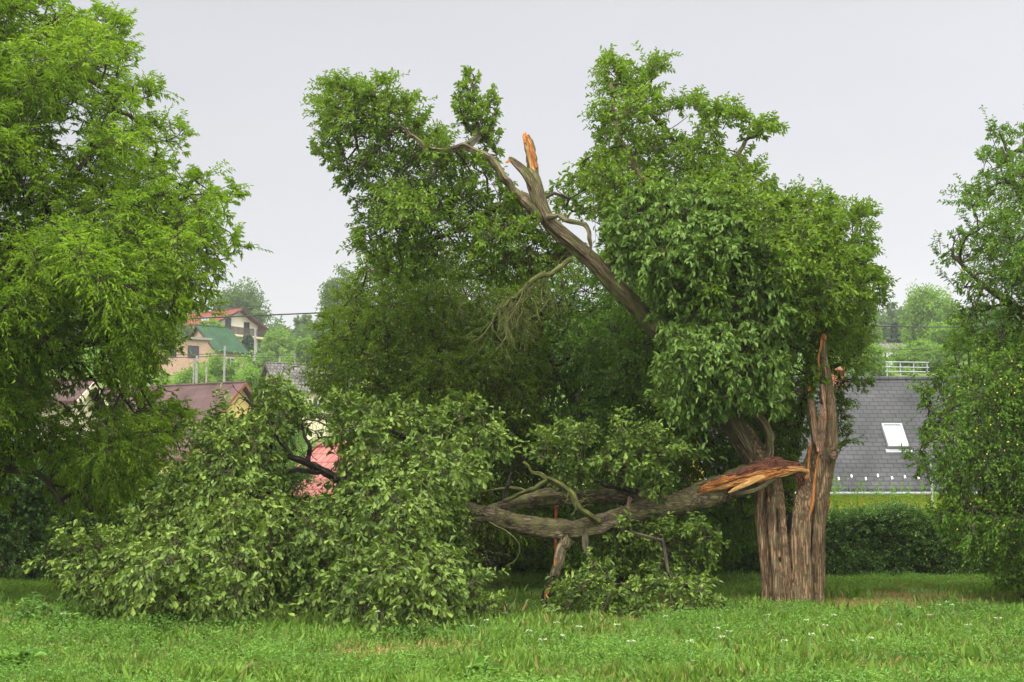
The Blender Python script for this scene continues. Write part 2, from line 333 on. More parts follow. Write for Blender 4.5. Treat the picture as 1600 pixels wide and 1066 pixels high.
def sprigs(Cn, rc, nsp, nlf, L0, W0, seed=1, up=.35, out=None, outw=.5, droop=.35, T=T_OVAL, tintj=.5, pinnate=False, lenk=1.0, hang=0.2, face=.6, whorl=1.):
    """leafy shoots radiating from each cluster; returns leaves and the twig lines"""
    r = np.random.default_rng(seed); n = len(Cn)
    k = np.maximum(3, (nsp * (rc / .45) ** 1.6).astype(int)); idx = np.repeat(np.arange(n), k); s = len(idx)
    d = sphere_dirs(r, s)
    if out is not None: d = d + outw * nrm(Cn[idx] - (out if np.ndim(out) == 1 else out[idx]))
    d = nrm(d + np.array([0, 0, up])); ln = rc[idx] * r.uniform(.6, 1.1, s) * lenk * np.where(r.random(s) < .10, 1.55, 1)
    base = Cn[idx] + d * (ln * .12)[:, None] + r.normal(size=(s, 3)) * .03
    tipdrop = hang * ln * ln / .45
    ct = r.normal(.5, .13, n)[idx]
    a = np.array([0, 0, 1.]); u = nrm(np.cross(d, a + .01)); v = np.cross(d, u)
    j = np.arange(nlf); t = (j[None] + r.uniform(.2, .9, (s, nlf))) / nlf; t = .18 + .85 * t ** whorl
    ph = (j[None] * 2.4 + r.uniform(0, 6.28, s)[:, None] + r.normal(0, .4, (s, nlf)))
    pos = base[:, None] + d[:, None] * (ln[:, None] * t)[..., None]; pos[..., 2] -= tipdrop[:, None] * t ** 2
    if pinnate:
        sg = np.where(j % 2 == 0, 1, -1)[None, :, None]
        roll = r.uniform(-.9, .9, s)[:, None, None]
        lat = sg * (np.cos(roll) * u[:, None] + np.sin(roll) * v[:, None]) + r.normal(0, .18, (s, nlf, 3))
        A = .75 * d[:, None] + .8 * lat; A[..., 2] -= droop * r.uniform(.4, 1.4, (s, nlf))
        Nn = np.cross(np.broadcast_to(d[:, None], A.shape), lat * sg) ; Nn = Nn * np.sign(Nn[..., 2:3] + 1e-6) + r.normal(0, .35, (s, nlf, 3))
    else:
        lat = np.cos(ph)[..., None] * u[:, None] + np.sin(ph)[..., None] * v[:, None]
        A = .7 * d[:, None] + .8 * lat; A[..., 2] -= droop * r.uniform(.2, 1.6, (s, nlf))
        Nn = np.array([0, 0, .75]) + face * lat + r.normal(0, .45, (s, nlf, 3)) + .3 * d[:, None]
    m = s * nlf; sz = r.uniform(.5, 1.25, (s, nlf)) * (1 - .25 * np.abs(t - .6))
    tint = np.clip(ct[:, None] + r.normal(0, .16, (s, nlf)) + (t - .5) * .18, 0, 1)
    lv = leaves(pos.reshape(m, 3), A.reshape(m, 3), Nn.reshape(m, 3), (L0 * sz).ravel(), (W0 * sz).ravel(), tint.ravel(), T)
    e = base + d * ln[:, None]; e[:, 2] -= tipdrop
    return lv, (Cn[idx], base + d * (ln * .5)[:, None] - np.c_[np.zeros(s), np.zeros(s), tipdrop * .25], e)
def rim(poly, n, D, seed, ins=14, upmin=-.25, rad=(.16, .42)):
    """points just inside the outline from which single shoots stick out"""
    r = np.random.default_rng(seed); p = np.asarray(poly, float); q = np.roll(p, -1, 0); ln = np.linalg.norm(q - p, axis=1)
    k = r.choice(len(p), n * 3, p=ln / ln.sum()); t = r.random(n * 3)[:, None]; m = p[k] * (1 - t) + q[k] * t; e = (q - p)[k] / ln[k][:, None]
    no = np.stack([e[:, 1], -e[:, 0]], -1); ins_ = inpoly(m[:, 0] + no[:, 0] * 3, m[:, 1] + no[:, 1] * 3, poly); no[ins_] *= -1
    g = -no[:, 1] > upmin; m, no = m[g][:n], no[g][:n]; a = m - no * ins
    Dd = (D(a[:, 0], a[:, 1]) if callable(D) else float(D)) + r.normal(0, .5, len(a)); c = P(a[:, 0], a[:, 1], Dd)
    o = c - np.stack([no[:, 0], r.normal(0, .5, len(a)), -no[:, 1]], -1); return c, r.uniform(*rad, len(a)), o
def rim_sprigs(c, rr, o, nlf, L0, W0, seed, **k):
    return sprigs(c, rr, 1, nlf, L0, W0, seed, out=o, outw=3.5, **k)
def seg_tubes(mb, A, Bm, E, r0, r1, n=3):
    """many thin three-point twigs at once"""
    s = len(A); d = nrm(E - A); u = nrm(np.cross(d, np.array([.3, .2, 1.]))); v = np.cross(d, u)
    th = np.arange(n) / n * 2 * pi; off = np.cos(th)[None, :, None] * u[:, None] + np.sin(th)[None, :, None] * v[:, None]
    r0 = np.broadcast_to(r0, (s,))[:, None, None]; r1 = np.broadcast_to(r1, (s,))[:, None, None]
    V = np.stack([A[:, None] + off * r0, Bm[:, None] + off * (r0 + r1) / 2, E[:, None] + off * r1], 1)
    i = (np.arange(s) * 3 * n)[:, None, None]; a = np.arange(2)[None, :, None] * n; j = np.arange(n)[None, None]; k = (j + 1) % n
    Q = np.stack([i + a + j, i + a + k, i + a + n + k, i + a + n + j], -1).reshape(-1, 4)
    ln = np.linalg.norm(E - A, axis=1)
    bk = np.zeros((s, 3, n, 3)); bk[..., 0] = r0 * np.cos(th) + np.arange(s)[:, None, None] * .37; bk[..., 1] = r0 * np.sin(th); bk[:, 1, :, 2] = ln[:, None] / 2; bk[:, 2, :, 2] = ln[:, None]
    mb.add(V.reshape(-1, 3), Q, bk.reshape(-1, 3))
def grow(mb, nodes, Cn, r0=.0065, seed=1, bend=.12, rmax=.06):
    """connect every cluster to the nearest wood, thickness from the number of clusters carried"""
    r = np.random.default_rng(seed); nodes = np.asarray(nodes, float); nn = len(nodes)
    pts = np.vstack([nodes, Cn]); par = np.full(len(pts), -1); cost = np.zeros(len(pts))
    d0 = np.array([np.linalg.norm(nodes - c, axis=1).min() for c in Cn]); order = np.argsort(d0)
    inn = list(range(nn))
    for o in order:
        i = nn + o; ar = np.array(inn); dd = np.linalg.norm(pts[ar] - pts[i], axis=1) + .35 * cost[ar]; b = ar[dd.argmin()]
        par[i] = b; cost[i] = cost[b] + np.linalg.norm(pts[b] - pts[i]); inn.append(i)
    cnt = np.zeros(len(pts))
    for o in order[::-1]:
        i = nn + o; cnt[i] += 1; cnt[par[i]] += cnt[i]
    i = nn + np.arange(len(Cn)); A = pts[par[i]]; E = pts[i]; L_ = np.linalg.norm(E - A, axis=1)[:, None]
    rr = np.minimum(r0 * np.sqrt(cnt), rmax); ra = np.where(par[i] >= nn, np.minimum(rr[par[i]], rr[i] * 1.5), rr[i] * 1.4)
    Bm = (A + E) / 2 + r.normal(size=A.shape) * bend * L_ + np.array([0, 0, .08]) * L_
    seg_tubes(mb, A, Bm, E, ra, rr[i], 5)
    return A, E
def trunk_nodes(p, every=6): return p[::every]

# ------------------------------------------------------------------ ground
ys = np.concatenate([np.arange(-30, 8, 2.), np.arange(8, 34, .25), np.arange(34, 110, 1.5), np.arange(110, 420, 5), np.arange(420, 620, 40)])
xs = np.concatenate([np.arange(-450, -60, 30), np.arange(-60, -14, 2), np.arange(-14, 14, .25), np.arange(14, 60, 2), np.arange(60, 480, 30)])
X, Yg = np.meshgrid(xs, ys); Z = G(X, Yg); nx, ny = len(xs), len(ys)
i = (np.arange(ny - 1)[:, None] * nx + np.arange(nx - 1)[None]).ravel()
gm, N, L = mat_new('meadow_ground'); b = N['Principled BSDF']; b.inputs['Roughness'].default_value = .95; b.inputs['Specular IOR Level'].default_value = .1
tc = N.new('ShaderNodeTexCoord')
n1 = N.new('ShaderNodeTexNoise'); n1.inputs['Scale'].default_value = .25; n1.inputs['Detail'].default_value = 9; n1.inputs['Roughness'].default_value = .7; L.new(tc.outputs['Object'], n1.inputs['Vector'])
rp = N.new('ShaderNodeValToRGB'); e = rp.color_ramp.elements
e[0].position = .38; e[0].color = (.06, .105, .018, 1); e[1].position = .66; e[1].color = (.13, .185, .035, 1); q = e.new(.78); q.color = (.22, .19, .07, 1)
L.new(n1.outputs['Fac'], rp.inputs[0])
n2 = N.new('ShaderNodeTexNoise'); n2.inputs['Scale'].default_value = 14; n2.inputs['Detail'].default_value = 6; L.new(tc.outputs['Object'], n2.inputs['Vector'])
r2 = N.new('ShaderNodeMapRange'); r2.inputs[1].default_value = .3; r2.inputs[2].default_value = .7; r2.inputs[3].default_value = .6; r2.inputs[4].default_value = 1.3; L.new(n2.outputs['Fac'], r2.inputs[0])
s = N.new('ShaderNodeVectorMath'); s.operation = 'SCALE'; L.new(rp.outputs[0], s.inputs[0]); L.new(r2.outputs[0], s.inputs['Scale']); L.new(s.outputs[0], b.inputs['Base Color'])
g = mesh('ground', np.stack([X, Yg, Z], -1).reshape(-1, 3), np.stack([i, i + 1, i + nx + 1, i + nx], -1), gm, smooth=True); tag(g, kind='structure')

# ------------------------------------------------------------------ meadow growth
def dryness(x, y):
    """patches of dry straw: round the tree base, behind it and here and there"""
    q = lambda cx, cy, sx, sy: np.exp(-((x - cx) / sx) ** 2 - ((y - cy) / sy) ** 2)
    d = 1.15 * q(4.4, 21.9, 1.8, .9) + .5 * q(2.3, 21.8, .8, .5) + .9 * q(2.6, 22.6, 1.6, .7) + .75 * q(.5, 21.8, .8, .9) + .7 * q(6.5, 22.3, 2.6, .6)
    d += .8 * q(-1.2, 15.3, .9, .35) + .6 * q(-1.9, 14.6, .6, .3) + .55 * q(2.5, 14.2, .5, .3) + .6 * q(-6.5, 20.5, .8, 1.2) + .5 * q(8, 24, 4, 1)
    return np.clip(d + (vnoise(x * 1.3, y * 1.3 + 20) - .62) * 1.2, 0, 1)
def meadow_pts(n, y0, y1, r, xw=.40, pad=4.2, pw=1.6):
    y = y0 + (y1 - y0) * r.random(n * 2) ** pw; x = r.uniform(-1, 1, n * 2) * (xw * y + pad)
    k = vnoise(x * 2.2 + 3, y * 2.2) > r.random(n * 2) * .9; x, y = x[k][:n], y[k][:n]
    return np.stack([x, y, G(x, y)], -1)
def blades():
    r = np.random.default_rng(21); p = meadow_pts(340000, 10.2, 31.5, r, pw=1.25); n = len(p)
    dr = dryness(p[:, 0], p[:, 1]); hn = vnoise(p[:, 0] * 1.1, p[:, 1] * 1.1 + 7) * .7 + vnoise(p[:, 0] * 4, p[:, 1] * 4) * .5
    h = np.interp(p[:, 1], [17, 22], [1, .65]) * (.05 + .15 * hn) * r.uniform(.5, 1.35, n) * (1 - .55 * dr)
    A = np.c_[r.normal(0, .38, n), r.normal(0, .38, n), np.ones(n)]; Nn = np.c_[r.normal(size=n), r.normal(size=n), np.full(n, .15)]
    tint = np.clip(.66 + r.normal(0, .16, n) + (hn - .6) * .35 + (vnoise(p[:, 0] * .9 + 30, p[:, 1] * .9) - .5) * .4 - dr * .85 - (r.random(n) < .06) * .45, 0, 1)
    return leaves(p, A, Nn, h, np.full(n, .0062) * r.uniform(.7, 1.4, n) * (p[:, 1] / 18), tint, T_LANCE)
v, q, t = blades(); o = mesh('meadow_grass', v, q, M['grass'], None, {'tint': t}); tag(o, kind='stuff', cat='grass', label='mixed green meadow grass with straw-dry patches')
def herbs():
    """clover, vetch and yarrow foliage: small leaves in soft hummocks"""
    r = np.random.default_rng(22); out = []
    m = 44000; p = meadow_pts(m, 10.2, 30.5, r, pw=1.35); dr = dryness(p[:, 0], p[:, 1])
    hm = vnoise(p[:, 0] * .8 + 40, p[:, 1] * .8) ; k = (dr < r.random(len(p)) * .6 + .05) & (hm > r.random(len(p)) * .75); p, hm = p[k], hm[k]; m = len(p)
    nl = 15; H = (.05 + .25 * hm * r.uniform(.5, 1.25, m)) * np.interp(p[:, 1], [17, 22], [1, .55]); off = r.normal(0, 1, (m, nl, 3)) * np.array([.055, .055, 0]); z = r.random((m, nl)) ** .6 * H[:, None]
    pos = p[:, None] + off; pos[..., 2] += z
    A = off * 9 + r.normal(0, .5, (m, nl, 3)); A[..., 2] = r.uniform(-.2, .8, (m, nl)); Nn = r.normal(0, .45, (m, nl, 3)); Nn[..., 2] += 1
    ct = np.clip(.35 + .45 * vnoise(p[:, 0] * 2.5, p[:, 1] * 2.5) + r.normal(0, .12, m), 0, 1)
    ti = np.clip(ct[:, None] + r.normal(0, .13, (m, nl)), 0, 1).ravel(); a = m * nl
    return leaves(pos.reshape(a, 3), A.reshape(a, 3), Nn.reshape(a, 3), r.uniform(.022, .05, a), r.uniform(.011, .02, a), ti)
v, q, t = herbs(); o = mesh('meadow_herbs', v, q, M['herb'], None, {'tint': t}); tag(o, kind='stuff', cat='herbs', label='soft green clover and vetch leaves growing through the grass')

def tufts():
    """taller uncut grass and weeds, thickest along the edge of the lying crown"""
    r = np.random.default_rng(23); a = P(r.uniform(60, 800, 420), 985 + 12 * np.sin(np.arange(420)), 17.6)[:, :2] + r.normal(0, .22, (420, 2))
    b = meadow_pts(700, 10.4, 24, r, pw=1.3)[:, :2]; c = np.vstack([a, b]); m = len(c); nl = 26; cp = np.c_[c, G(c[:, 0], c[:, 1])]
    pos = cp[:, None] + r.normal(0, 1, (m, nl, 3)) * np.array([.13, .13, 0]); h = r.uniform(.10, .27, m)[:, None] * r.uniform(.5, 1.1, (m, nl)); k = m * nl
    A = np.c_[r.normal(0, .33, k), r.normal(0, .33, k), np.ones(k)]; ti = np.clip(np.clip(r.normal(.66, .16, m), .35, 1)[:, None] + r.normal(0, .12, (m, nl)), 0, 1).ravel()
    return leaves(pos.reshape(k, 3), A, np.c_[r.normal(size=(k, 2)), np.full(k, .2)], h.ravel(), np.full(k, .0048) * r.uniform(.7, 1.5, k), ti, T_LANCE)
v, q, t = tufts(); o = mesh('tall_grass', v, q, M['grass'], None, {'tint': t}); tag(o, kind='stuff', cat='grass', label='taller uncut grass tufts along the lying crown and through the meadow')

# white wild umbels, one plant each
M['umbel'] = plain('umbel_petals', (.44, .48, .33), .8, .1); M['stem'] = plain('green_stem', (.12, .22, .05), .6, .15)
umb_px = [(98,912),(158,918),(186,916),(240,930),(100,958),(205,930),(545,948),(590,955),(738,977),(760,968),(826,985),(848,998),(880,992),(905,978),(965,975),(985,1000),
          (1120,980),(1128,994),(1140,986),(1225,1000),(1260,968),(1268,990),(1290,976),(1302,960),(1335,1000),(1360,996),(1435,948),(1466,944),(1480,940),(1488,944),(1452,960),(1513,975),(1405,975),(1560,965),(640,950),(870,972),(1080,1000),(1200,960),(1040,962),(55,925)]
def umbel(px, py, seed):
    r = np.random.default_rng(seed); h = r.uniform(.26, .42); Y = 1.7 * F / (py - HZ) * (1.7 - h) / 1.7; top = P(px, py, Y); x, y = top[0] + r.normal(0, .03), top[1] + r.normal(0, .03)
    root = empty('wildflower', (x, y, float(G(x, y))), cat='wildflower', group='white umbel wildflowers in the meadow', label='small white flat-topped umbel wildflower rising out of the green meadow')
    b = np.array([x, y, float(G(x, y))]); mb = MB(); mid = (b + top) / 2 + r.normal(0, .015, 3); mb.tube(spline([b, mid, top], .06), .0035, 5)
    for _ in range(3):
        q = mid + (top - mid) * r.uniform(-.6, .6); d = nrm(r.normal(0, 1, 3) + [0, 0, .6]); mb.tube([q, q + d * .07], [.006, .002], 4)
    mb.build('stem', M['stem'], root)
    m = 26; a = r.uniform(0, 2 * pi, m); rr = np.sqrt(r.random(m)) * r.uniform(.018, .036); c = top + np.c_[np.cos(a) * rr, np.sin(a) * rr, -rr * .25 + r.normal(0, .003, m)]
    A = np.c_[np.cos(a), np.sin(a), r.uniform(-.2, .3, m)]; Nn = np.c_[r.normal(0, .3, m), r.normal(0, .3, m), np.ones(m)]
    v, q, t = leaves(c, A, Nn, np.full(m, .014), np.full(m, .012), np.full(m, .5)); mesh('flower_head', v, q, M['umbel'], root)
for k, (px, py) in enumerate(umb_px): umbel(px, py, 300 + k)

def weed(px, py, h, n, wid, label, mat='herb', L0=.10, W0=.045, seed=0, T=T_OVAL):
    r = np.random.default_rng(700 + seed); c = P(px, py, EYE * F / (py - HZ)); x, y = c[0], c[1]; z = float(G(x, y)); root = empty('weed_plant', (x, y, z), cat='weed', label=label)
    m = int(n / 8); b = np.c_[x + r.normal(0, wid * .35, m), y + r.normal(0, wid * .35, m), np.full(m, z)]; e = b + np.c_[r.normal(0, wid * .5, m), r.normal(0, wid * .4, m), h * r.uniform(.5, 1.1, m)]
    t = r.uniform(.2, 1.05, (m, 8)); pos = b[:, None] + (e - b)[:, None] * t[..., None]; k = m * 8
    A = r.normal(0, 1, (k, 3)); A[:, 2] = r.uniform(-.3, .9, k); Nn = r.normal(0, .4, (k, 3)) + [0, -.3, .8]
    v, q, ti = leaves(pos.reshape(k, 3), A, Nn, L0 * r.uniform(.5, 1.2, k), W0 * r.uniform(.6, 1.2, k), np.clip(r.normal(.5, .2, k), 0, 1), T); mesh('foliage', v, q, M[mat], root, {'tint': ti})
    mb = MB(); seg_tubes(mb, b, (b + e) / 2, e, .004, .002, 4); mb.build('stems', M['stem'], root)
weed(38, 985, .42, 260, .22, 'leafy upright weed with broad leaves at the far left of the meadow', seed=1)
weed(95, 992, .34, 220, .22, 'broad-leaved weed just right of the tallest weed at far left', seed=2)
weed(30, 1052, .22, 140, .22, 'low dock rosette with big leaves in the bottom left corner', L0=.17, W0=.07, seed=3)
weed(1412, 972, .30, 260, .22, 'bluish green bushy weed in the grass right of the trunk', seed=4, L0=.06, W0=.02)
weed(765, 998, .26, 420, .28, 'pale flowering weed clump at the right end of the lying crown', mat='shoot', seed=5, L0=.04, W0=.02)
weed(1480, 1062, .2, 110, .16, 'small dock rosette at the bottom right of the meadow', L0=.13, W0=.05, seed=6)
weed(745, 1066, .2, 110, .16, 'low rosette with broad glossy leaves at the bottom centre', L0=.13, W0=.05, seed=7)
weed(1010, 1004, .28, 200, .2, 'thin wispy green weed in front of the cut sprays', seed=8, L0=.05, W0=.018)

# ------------------------------------------------------------------ the storm-broken tree
Y0 = 22.2
bt = empty('broken_tree', tuple(P(1236, 940, Y0)), cat='tree', label='storm-broken old tree, fluted trunk, splintered stem and torn limb lying in the grass')
mb = MB()
strands = [
 [(1196,960,-.12,9),(1200,945,-.1,9),(1198,900,-.08,8.5),(1193,850,-.08,9),(1189,800,-.06,10),(1192,765,0,14),(1184,728,.1,14),(1166,695,.2,14),(1150,665,.3,14)],
 [(1219,956,-.26,8.2),(1214,900,-.25,7.2),(1209,850,-.23,7.2),(1206,800,-.2,7.6),(1206,765,-.1,10),(1199,735,0,13),(1182,705,.1,14),(1160,670,.25,13)],
 [(1236,956,-.36,8),(1230,900,-.33,7),(1225,850,-.28,7),(1221,805,-.17,6.5),(1211,765,0,12),(1204,735,.1,12),(1186,700,.25,12)],
 [(1252,956,-.33,7.4),(1246,900,-.32,7),(1242,850,-.3,7.2),(1246,800,-.24,7.2),(1254,765,-.1,10),(1262,730,-.05,9),(1272,700,-.02,9)],
 [(1244,956,-.22,8),(1239,900,-.22,8),(1234,858,-.17,8),(1231,836,-.06,6)],
 [(1266,956,-.3,7),(1262,900,-.3,7.6),(1259,850,-.3,7.8),(1262,800,-.28,8.2),(1271,755,-.13,12),(1281,715,-.06,13)],
 [(1284,960,-.08,9),(1278,945,-.08,10),(1274,900,-.08,11),(1275,850,-.1,11.5),(1279,800,-.08,12),(1284,755,0,14),(1291,715,0,14),(1295,680,0,13),(1294,640,0,12),(1291,600,.02,10),(1287,565,.02,7.5),(1286,540,.02,6.5),(1286,527,.02,5)],
 [(1278,920,.1,9),(1278,880,.1,11),(1277,820,.1,12),(1283,780,.1,12)],
 [(1284,745,.0,12),(1292,700,.05,12),(1297,660,.05,9),(1297,620,.05,6),(1293,590,.05,4)],
 [(1268,735,-.06,9),(1276,710,-.07,8),(1274,675,-.07,7.5),(1270,645,-.07,6.5),(1266,622,-.06,5.5),(1264,605,-.04,3.5)],
 [(1238,955,.34,30),(1236,900,.34,32),(1234,860,.33,31),(1230,845,.3,20)],
 [(1205,850,.36,16),(1202,790,.33,16),(1198,750,.28,15),(1180,705,.35,14)],
 [(1262,850,.36,19),(1266,790,.32,19),(1276,740,.2,18),(1288,700,.15,14)],
 [(1196,965,.0,5),(1202,925,-.02,12)],[(1222,968,-.45,5),(1222,925,-.15,12)],[(1252,968,-.5,5),(1250,925,-.2,12)],[(1284,960,-.1,5),(1274,925,-.05,11)]]
for k, s_ in enumerate(strands):
    p, r_ = path(s_, Y0, .05); mb.tube(p, r_, 14, wob=.22, seed=k * 1.7)
# ring round the old pruning wound
kn = P(1302, 709, Y0 - .2); 
a = np.linspace(0, 2 * pi, 20); mb.tube(kn + np.c_[np.cos(a) * .062, np.zeros(20) + .03 * np.cos(a) , np.sin(a) * .075], .026, 8, cap=False)
tr = mb.build('trunk', M['bark'], bt)
m_ = tr.modifiers.new('fuse', 'REMESH'); m_.mode = 'VOXEL'; m_.voxel_size = .014; m_.use_smooth_shade = True
m_ = tr.modifiers.new('soften', 'SMOOTH'); m_.factor = .5; m_.iterations = 1
tx = bpy.data.textures.new('bark_relief', 'CLOUDS'); tx.noise_scale = .06; tx.noise_depth = 3
m_ = tr.modifiers.new('relief', 'DISPLACE'); m_.texture = tx; m_.strength = .018; m_.mid_level = .5; m_.texture_coords = 'LOCAL'
mb = MB(); mb.tube([kn + [0, .02, 0], kn + [-.003, -.025, 0]], [.05, .04], 12); mb.tube([kn + [.004, -.022, .004], kn + [.004, -.03, .004]], [.018, .012], 10); mb.build('old_wound', M['oldwood'], bt)

def splinter(mb, rows, Yb, seed=0, n=6, flat=.45, step=.04, jag=.25, wob=.35):
    p, r_ = path(rows, Yb, step); r = np.random.default_rng(seed)
    r_ = r_ * (1 + jag * (vnoise(np.arange(len(r_)) * .45, seed * 3.3) - .5) * 2)
    mb.tube(p, r_, n, wob=wob, seed=seed, flat=flat)
# orange cracks and tips on the splintered stem
mb = MB()
for k, rows in enumerate([
 [(1288,522,-.04,2.5),(1284,530,-.07,2.6),(1282,542,-.09,2),(1279,556,-.09,1.6),(1279,572,-.10,1.3),(1280,592,-.12,1)],
 [(1289,524,-.05,4.5),(1287,531,-.08,4)],
 [(1281,700,-.24,1),(1277,722,-.25,1.5),(1273,748,-.27,1.6),(1271,768,-.33,2.4),(1269,788,-.35,2.6),(1265,804,-.36,2),(1262,817,-.35,.8)],
 [(1267,690,-.20,1.2),(1264,715,-.21,2),(1263,735,-.22,1.8)],
 [(1265,604,-.09,3),(1265,612,-.13,2)]]):
    mb = MB(); splinter(mb, rows, Y0, seed=k + 1, jag=.3); mb.build('torn_wood', M['torn'], bt)
mb = MB()
for k, rows in enumerate([
 [(1287,632,-.12,3),(1287,650,-.16,5),(1285,670,-.18,6),(1284,690,-.2,5),(1282,712,-.22,3)],
 [(1266,622,-.16,3),(1270,645,-.17,4),(1273,672,-.17,4.5),(1276,695,-.18,3)],
 [(1284,600,-.10,3.5),(1286,618,-.13,4),(1288,640,-.15,3)],
 [(1276,690,-.19,4),(1279,706,-.24,3)]]):
    mb = MB(); splinter(mb, rows, Y0, seed=k + 11, jag=.3); mb.build('weathered_wood', M['oldwood'], bt)

# leaning stem with its broken top
mb = MB()
lean = [(1200,770,.2,15.1),(1186,728,.2,17.6),(1166,695,.2,18.4),(1148,665,.25,17.6),(1128,635,.3,16.7),(1085,582,.3,15.1),(1050,540,.25,14.2),(1020,508,.2,13.4),(985,470,.1,13.4),(955,440,.05,13.4),(928,410,0,13.0),(893,378,0,12.6),(862,352,0,11.7),(846,325,0,10.9),(838,298,0,10.9),(833,280,0,10.9),(829,266,.04,8.4)]
lp, lr = path(lean, Y0, .05); mb.tube(lp, lr, 16, wob=.22, seed=3.3)
mb.tube(*path([(836,290,-.02,10),(822,270,-.02,8),(808,257,0,6.5),(800,250,0,5),(795,247,0,2.5)], Y0, .04), 9, wob=.3, seed=8)
mb.build('leaning_stem', M['bark_lean'], bt)
# broken top: a slab of bark backing with a bright split face
p, r_ = path([(833,282,.03,10),(832,265,.05,8.5),(829,245,.05,8),(825,225,.05,7),(821,212,.05,4.5)], Y0, .03); mb = MB(); mb.tube(p, r_ * (1 + .2 * (vnoise(np.arange(len(r_)) * .8, 3) - .5)), 10, wob=.25, seed=5, flat=.5); mb.build('broken_tip', M['bark_lean'], bt)
mb = MB(); 
for k, rows in enumerate([[(834,268,-.04,3.5),(830,250,-.03,5.5),(826,232,-.025,5.2),(822,216,-.01,4.6),(819,208,.02,2.5)],[(838,262,-.07,3),(834,246,-.07,3.5),(829,225,-.065,3),(824,212,-.05,2)],[(821,224,-.06,2),(819,212,-.04,2.6),(822,207,-.02,1)],[(798,251,-.04,2.6),(790,255,-.03,1.5)],[(812,301,-.14,4),(808,305,-.15,3)]]):
    mb = MB(); splinter(mb, rows, Y0, seed=k + 21, flat=.5, jag=.2); mb.build('split_face', M['torn_pale' if k == 0 else 'torn'], bt)
limbs = {}
def limb(rows, mat='bark_lean', Yb=Y0, name='branch', n=8, wob=.25, seed=1):
    mb = MB(); p, r_ = path(rows, Yb, .035); k = np.arange(len(p)); amp = np.minimum(1, np.minimum(k, k[::-1]) / 4)[:, None] * np.minimum(r_ * .55, .02)[:, None]
    p = p + amp * (np.stack([vnoise(k * .33, seed * 7.1 + q * 9.3) for q in range(3)], -1) - .5) * 2; r_ = r_ * (1 + .35 * (vnoise(k * .5, seed * 3.3) - .5))
    mb.tube(p, r_, n, wob=wob, seed=seed); mb.build(name, M[mat], bt); return p
L1 = limb([(842,345,-.05,9),(832,330,-.15,8),(815,310,-.25,7),(800,295,-.32,7),(788,278,-.4,7.5),(775,258,-.45,6.5),(762,245,-.45,6),(745,236,-.4,5.5),(725,228,-.35,5.5),(708,234,-.3,5),(688,236,-.3,4.5),(665,230,-.25,4),(648,215,-.2,3.2),(630,200,-.1,2.5),(612,185,.1,1.8),(590,172,.3,1)], seed=2)
L2 = limb([(835,322,.1,7),(815,305,.2,6.5),(795,320,.3,6),(775,325,.4,5.5),(745,345,.6,5),(715,360,.7,4.5),(680,372,.8,3.5),(640,385,.9,2.5)], seed=3)
L3 = limb([(855,340,-.12,4.5),(868,337,-.2,4.2),(885,343,-.25,4),(905,347,-.3,4),(917,355,-.33,3.8),(922,370,-.35,3.5),(924,388,-.33,2.5),(918,402,-.3,1.5)], seed=4)
L4 = limb([(900,388,.1,8),(878,400,.2,7),(850,405,.3,6),(810,408,.4,5),(775,412,.5,3.5)], seed=5, mat='bark_moss')
L5 = limb([(893,405,-.1,4.5),(865,425,-.2,4.2),(842,433,-.25,4),(820,450,-.3,3.6),(795,472,-.35,3),(782,482,-.4,2.4)], seed=6, mat='lichen')
L6 = limb([(1190,735,.0,7),(1202,715,-.08,6.5),(1203,690,-.1,6.2),(1195,662,-.1,6),(1178,645,-.1,5.8),(1160,632,-.12,5),(1148,610,-.15,4.5),(1140,590,-.2,4)], seed=7)
L7 = limb([(1150,660,.3,11),(1165,620,.6,10),(1180,570,.9,9),(1195,510,1.1,8.5),(1190,440,1.2,8),(1165,370,1.3,7),(1120,300,1.3,6),(1070,240,1.2,5),(1020,180,1.0,4),(990,140,.9,3)], seed=8)
L8 = limb([(1185,545,1.0,8),(1215,500,1.1,7),(1250,450,1.2,6),(1285,420,1.2,5),(1320,390,1.2,4)], seed=9)
L9 = limb([(1025,515,.1,9),(1035,470,-.2,8.5),(1050,420,-.4,8),(1045,360,-.5,7),(1020,300,-.4,6),(990,260,-.2,5),(965,200,0,4),(955,130,.1,2.5)], seed=10)
L10 = limb([(1085,585,.2,8),(1110,540,-.2,7.5),(1140,490,-.6,7),(1130,430,-.8,6),(1140,370,-.7,5)], seed=11)
L11 = limb([(1165,370,1.3,6),(1160,310,1.1,5),(1150,260,1,4),(1170,215,1,3),(1190,200,1,2)], seed=12)

# crown still standing
up_poly = [(934,215),(946,170),(942,125),(951,88),(963,94),(978,122),(996,128),(1010,104),(1032,92),(1036,108),(1026,138),(1034,168),(1050,172),(1062,156),(1088,158),(1112,172),(1138,172),(1162,178),(1182,194),(1208,187),(1204,206),(1188,224),(1178,240),
 (1152,244),(1184,268),(1206,298),(1226,322),(1240,306),(1262,300),(1285,316),(1303,306),(1301,335),(1312,355),(1336,332),(1350,322),(1358,340),(1354,368),(1348,396),(1376,430),(1374,470),(1345,490),(1350,540),(1340,600),(1320,570),(1300,560),(1280,610),(1262,640),(1250,560),
 (1220,560),(1235,620),(1215,650),(1150,620),(1130,650),(1095,672),(1040,650),(1018,610),(1035,560),(1075,560),(1050,520),(1005,450),(950,410),(930,350),(880,340),(858,315),(862,285),(895,275),(900,255),(930,235),(938,200)]
Cu, Ru = centres(up_poly, 760, 22.9, 2.3, dm=200, mind=.30, rcmax=.42, seed=2, hollow=.6, gap=.2, holes=[[(1044,172),(1066,176),(1080,206),(1060,212),(1044,195)],[(1128,220),(1158,212),(1164,238),(1140,242)]])
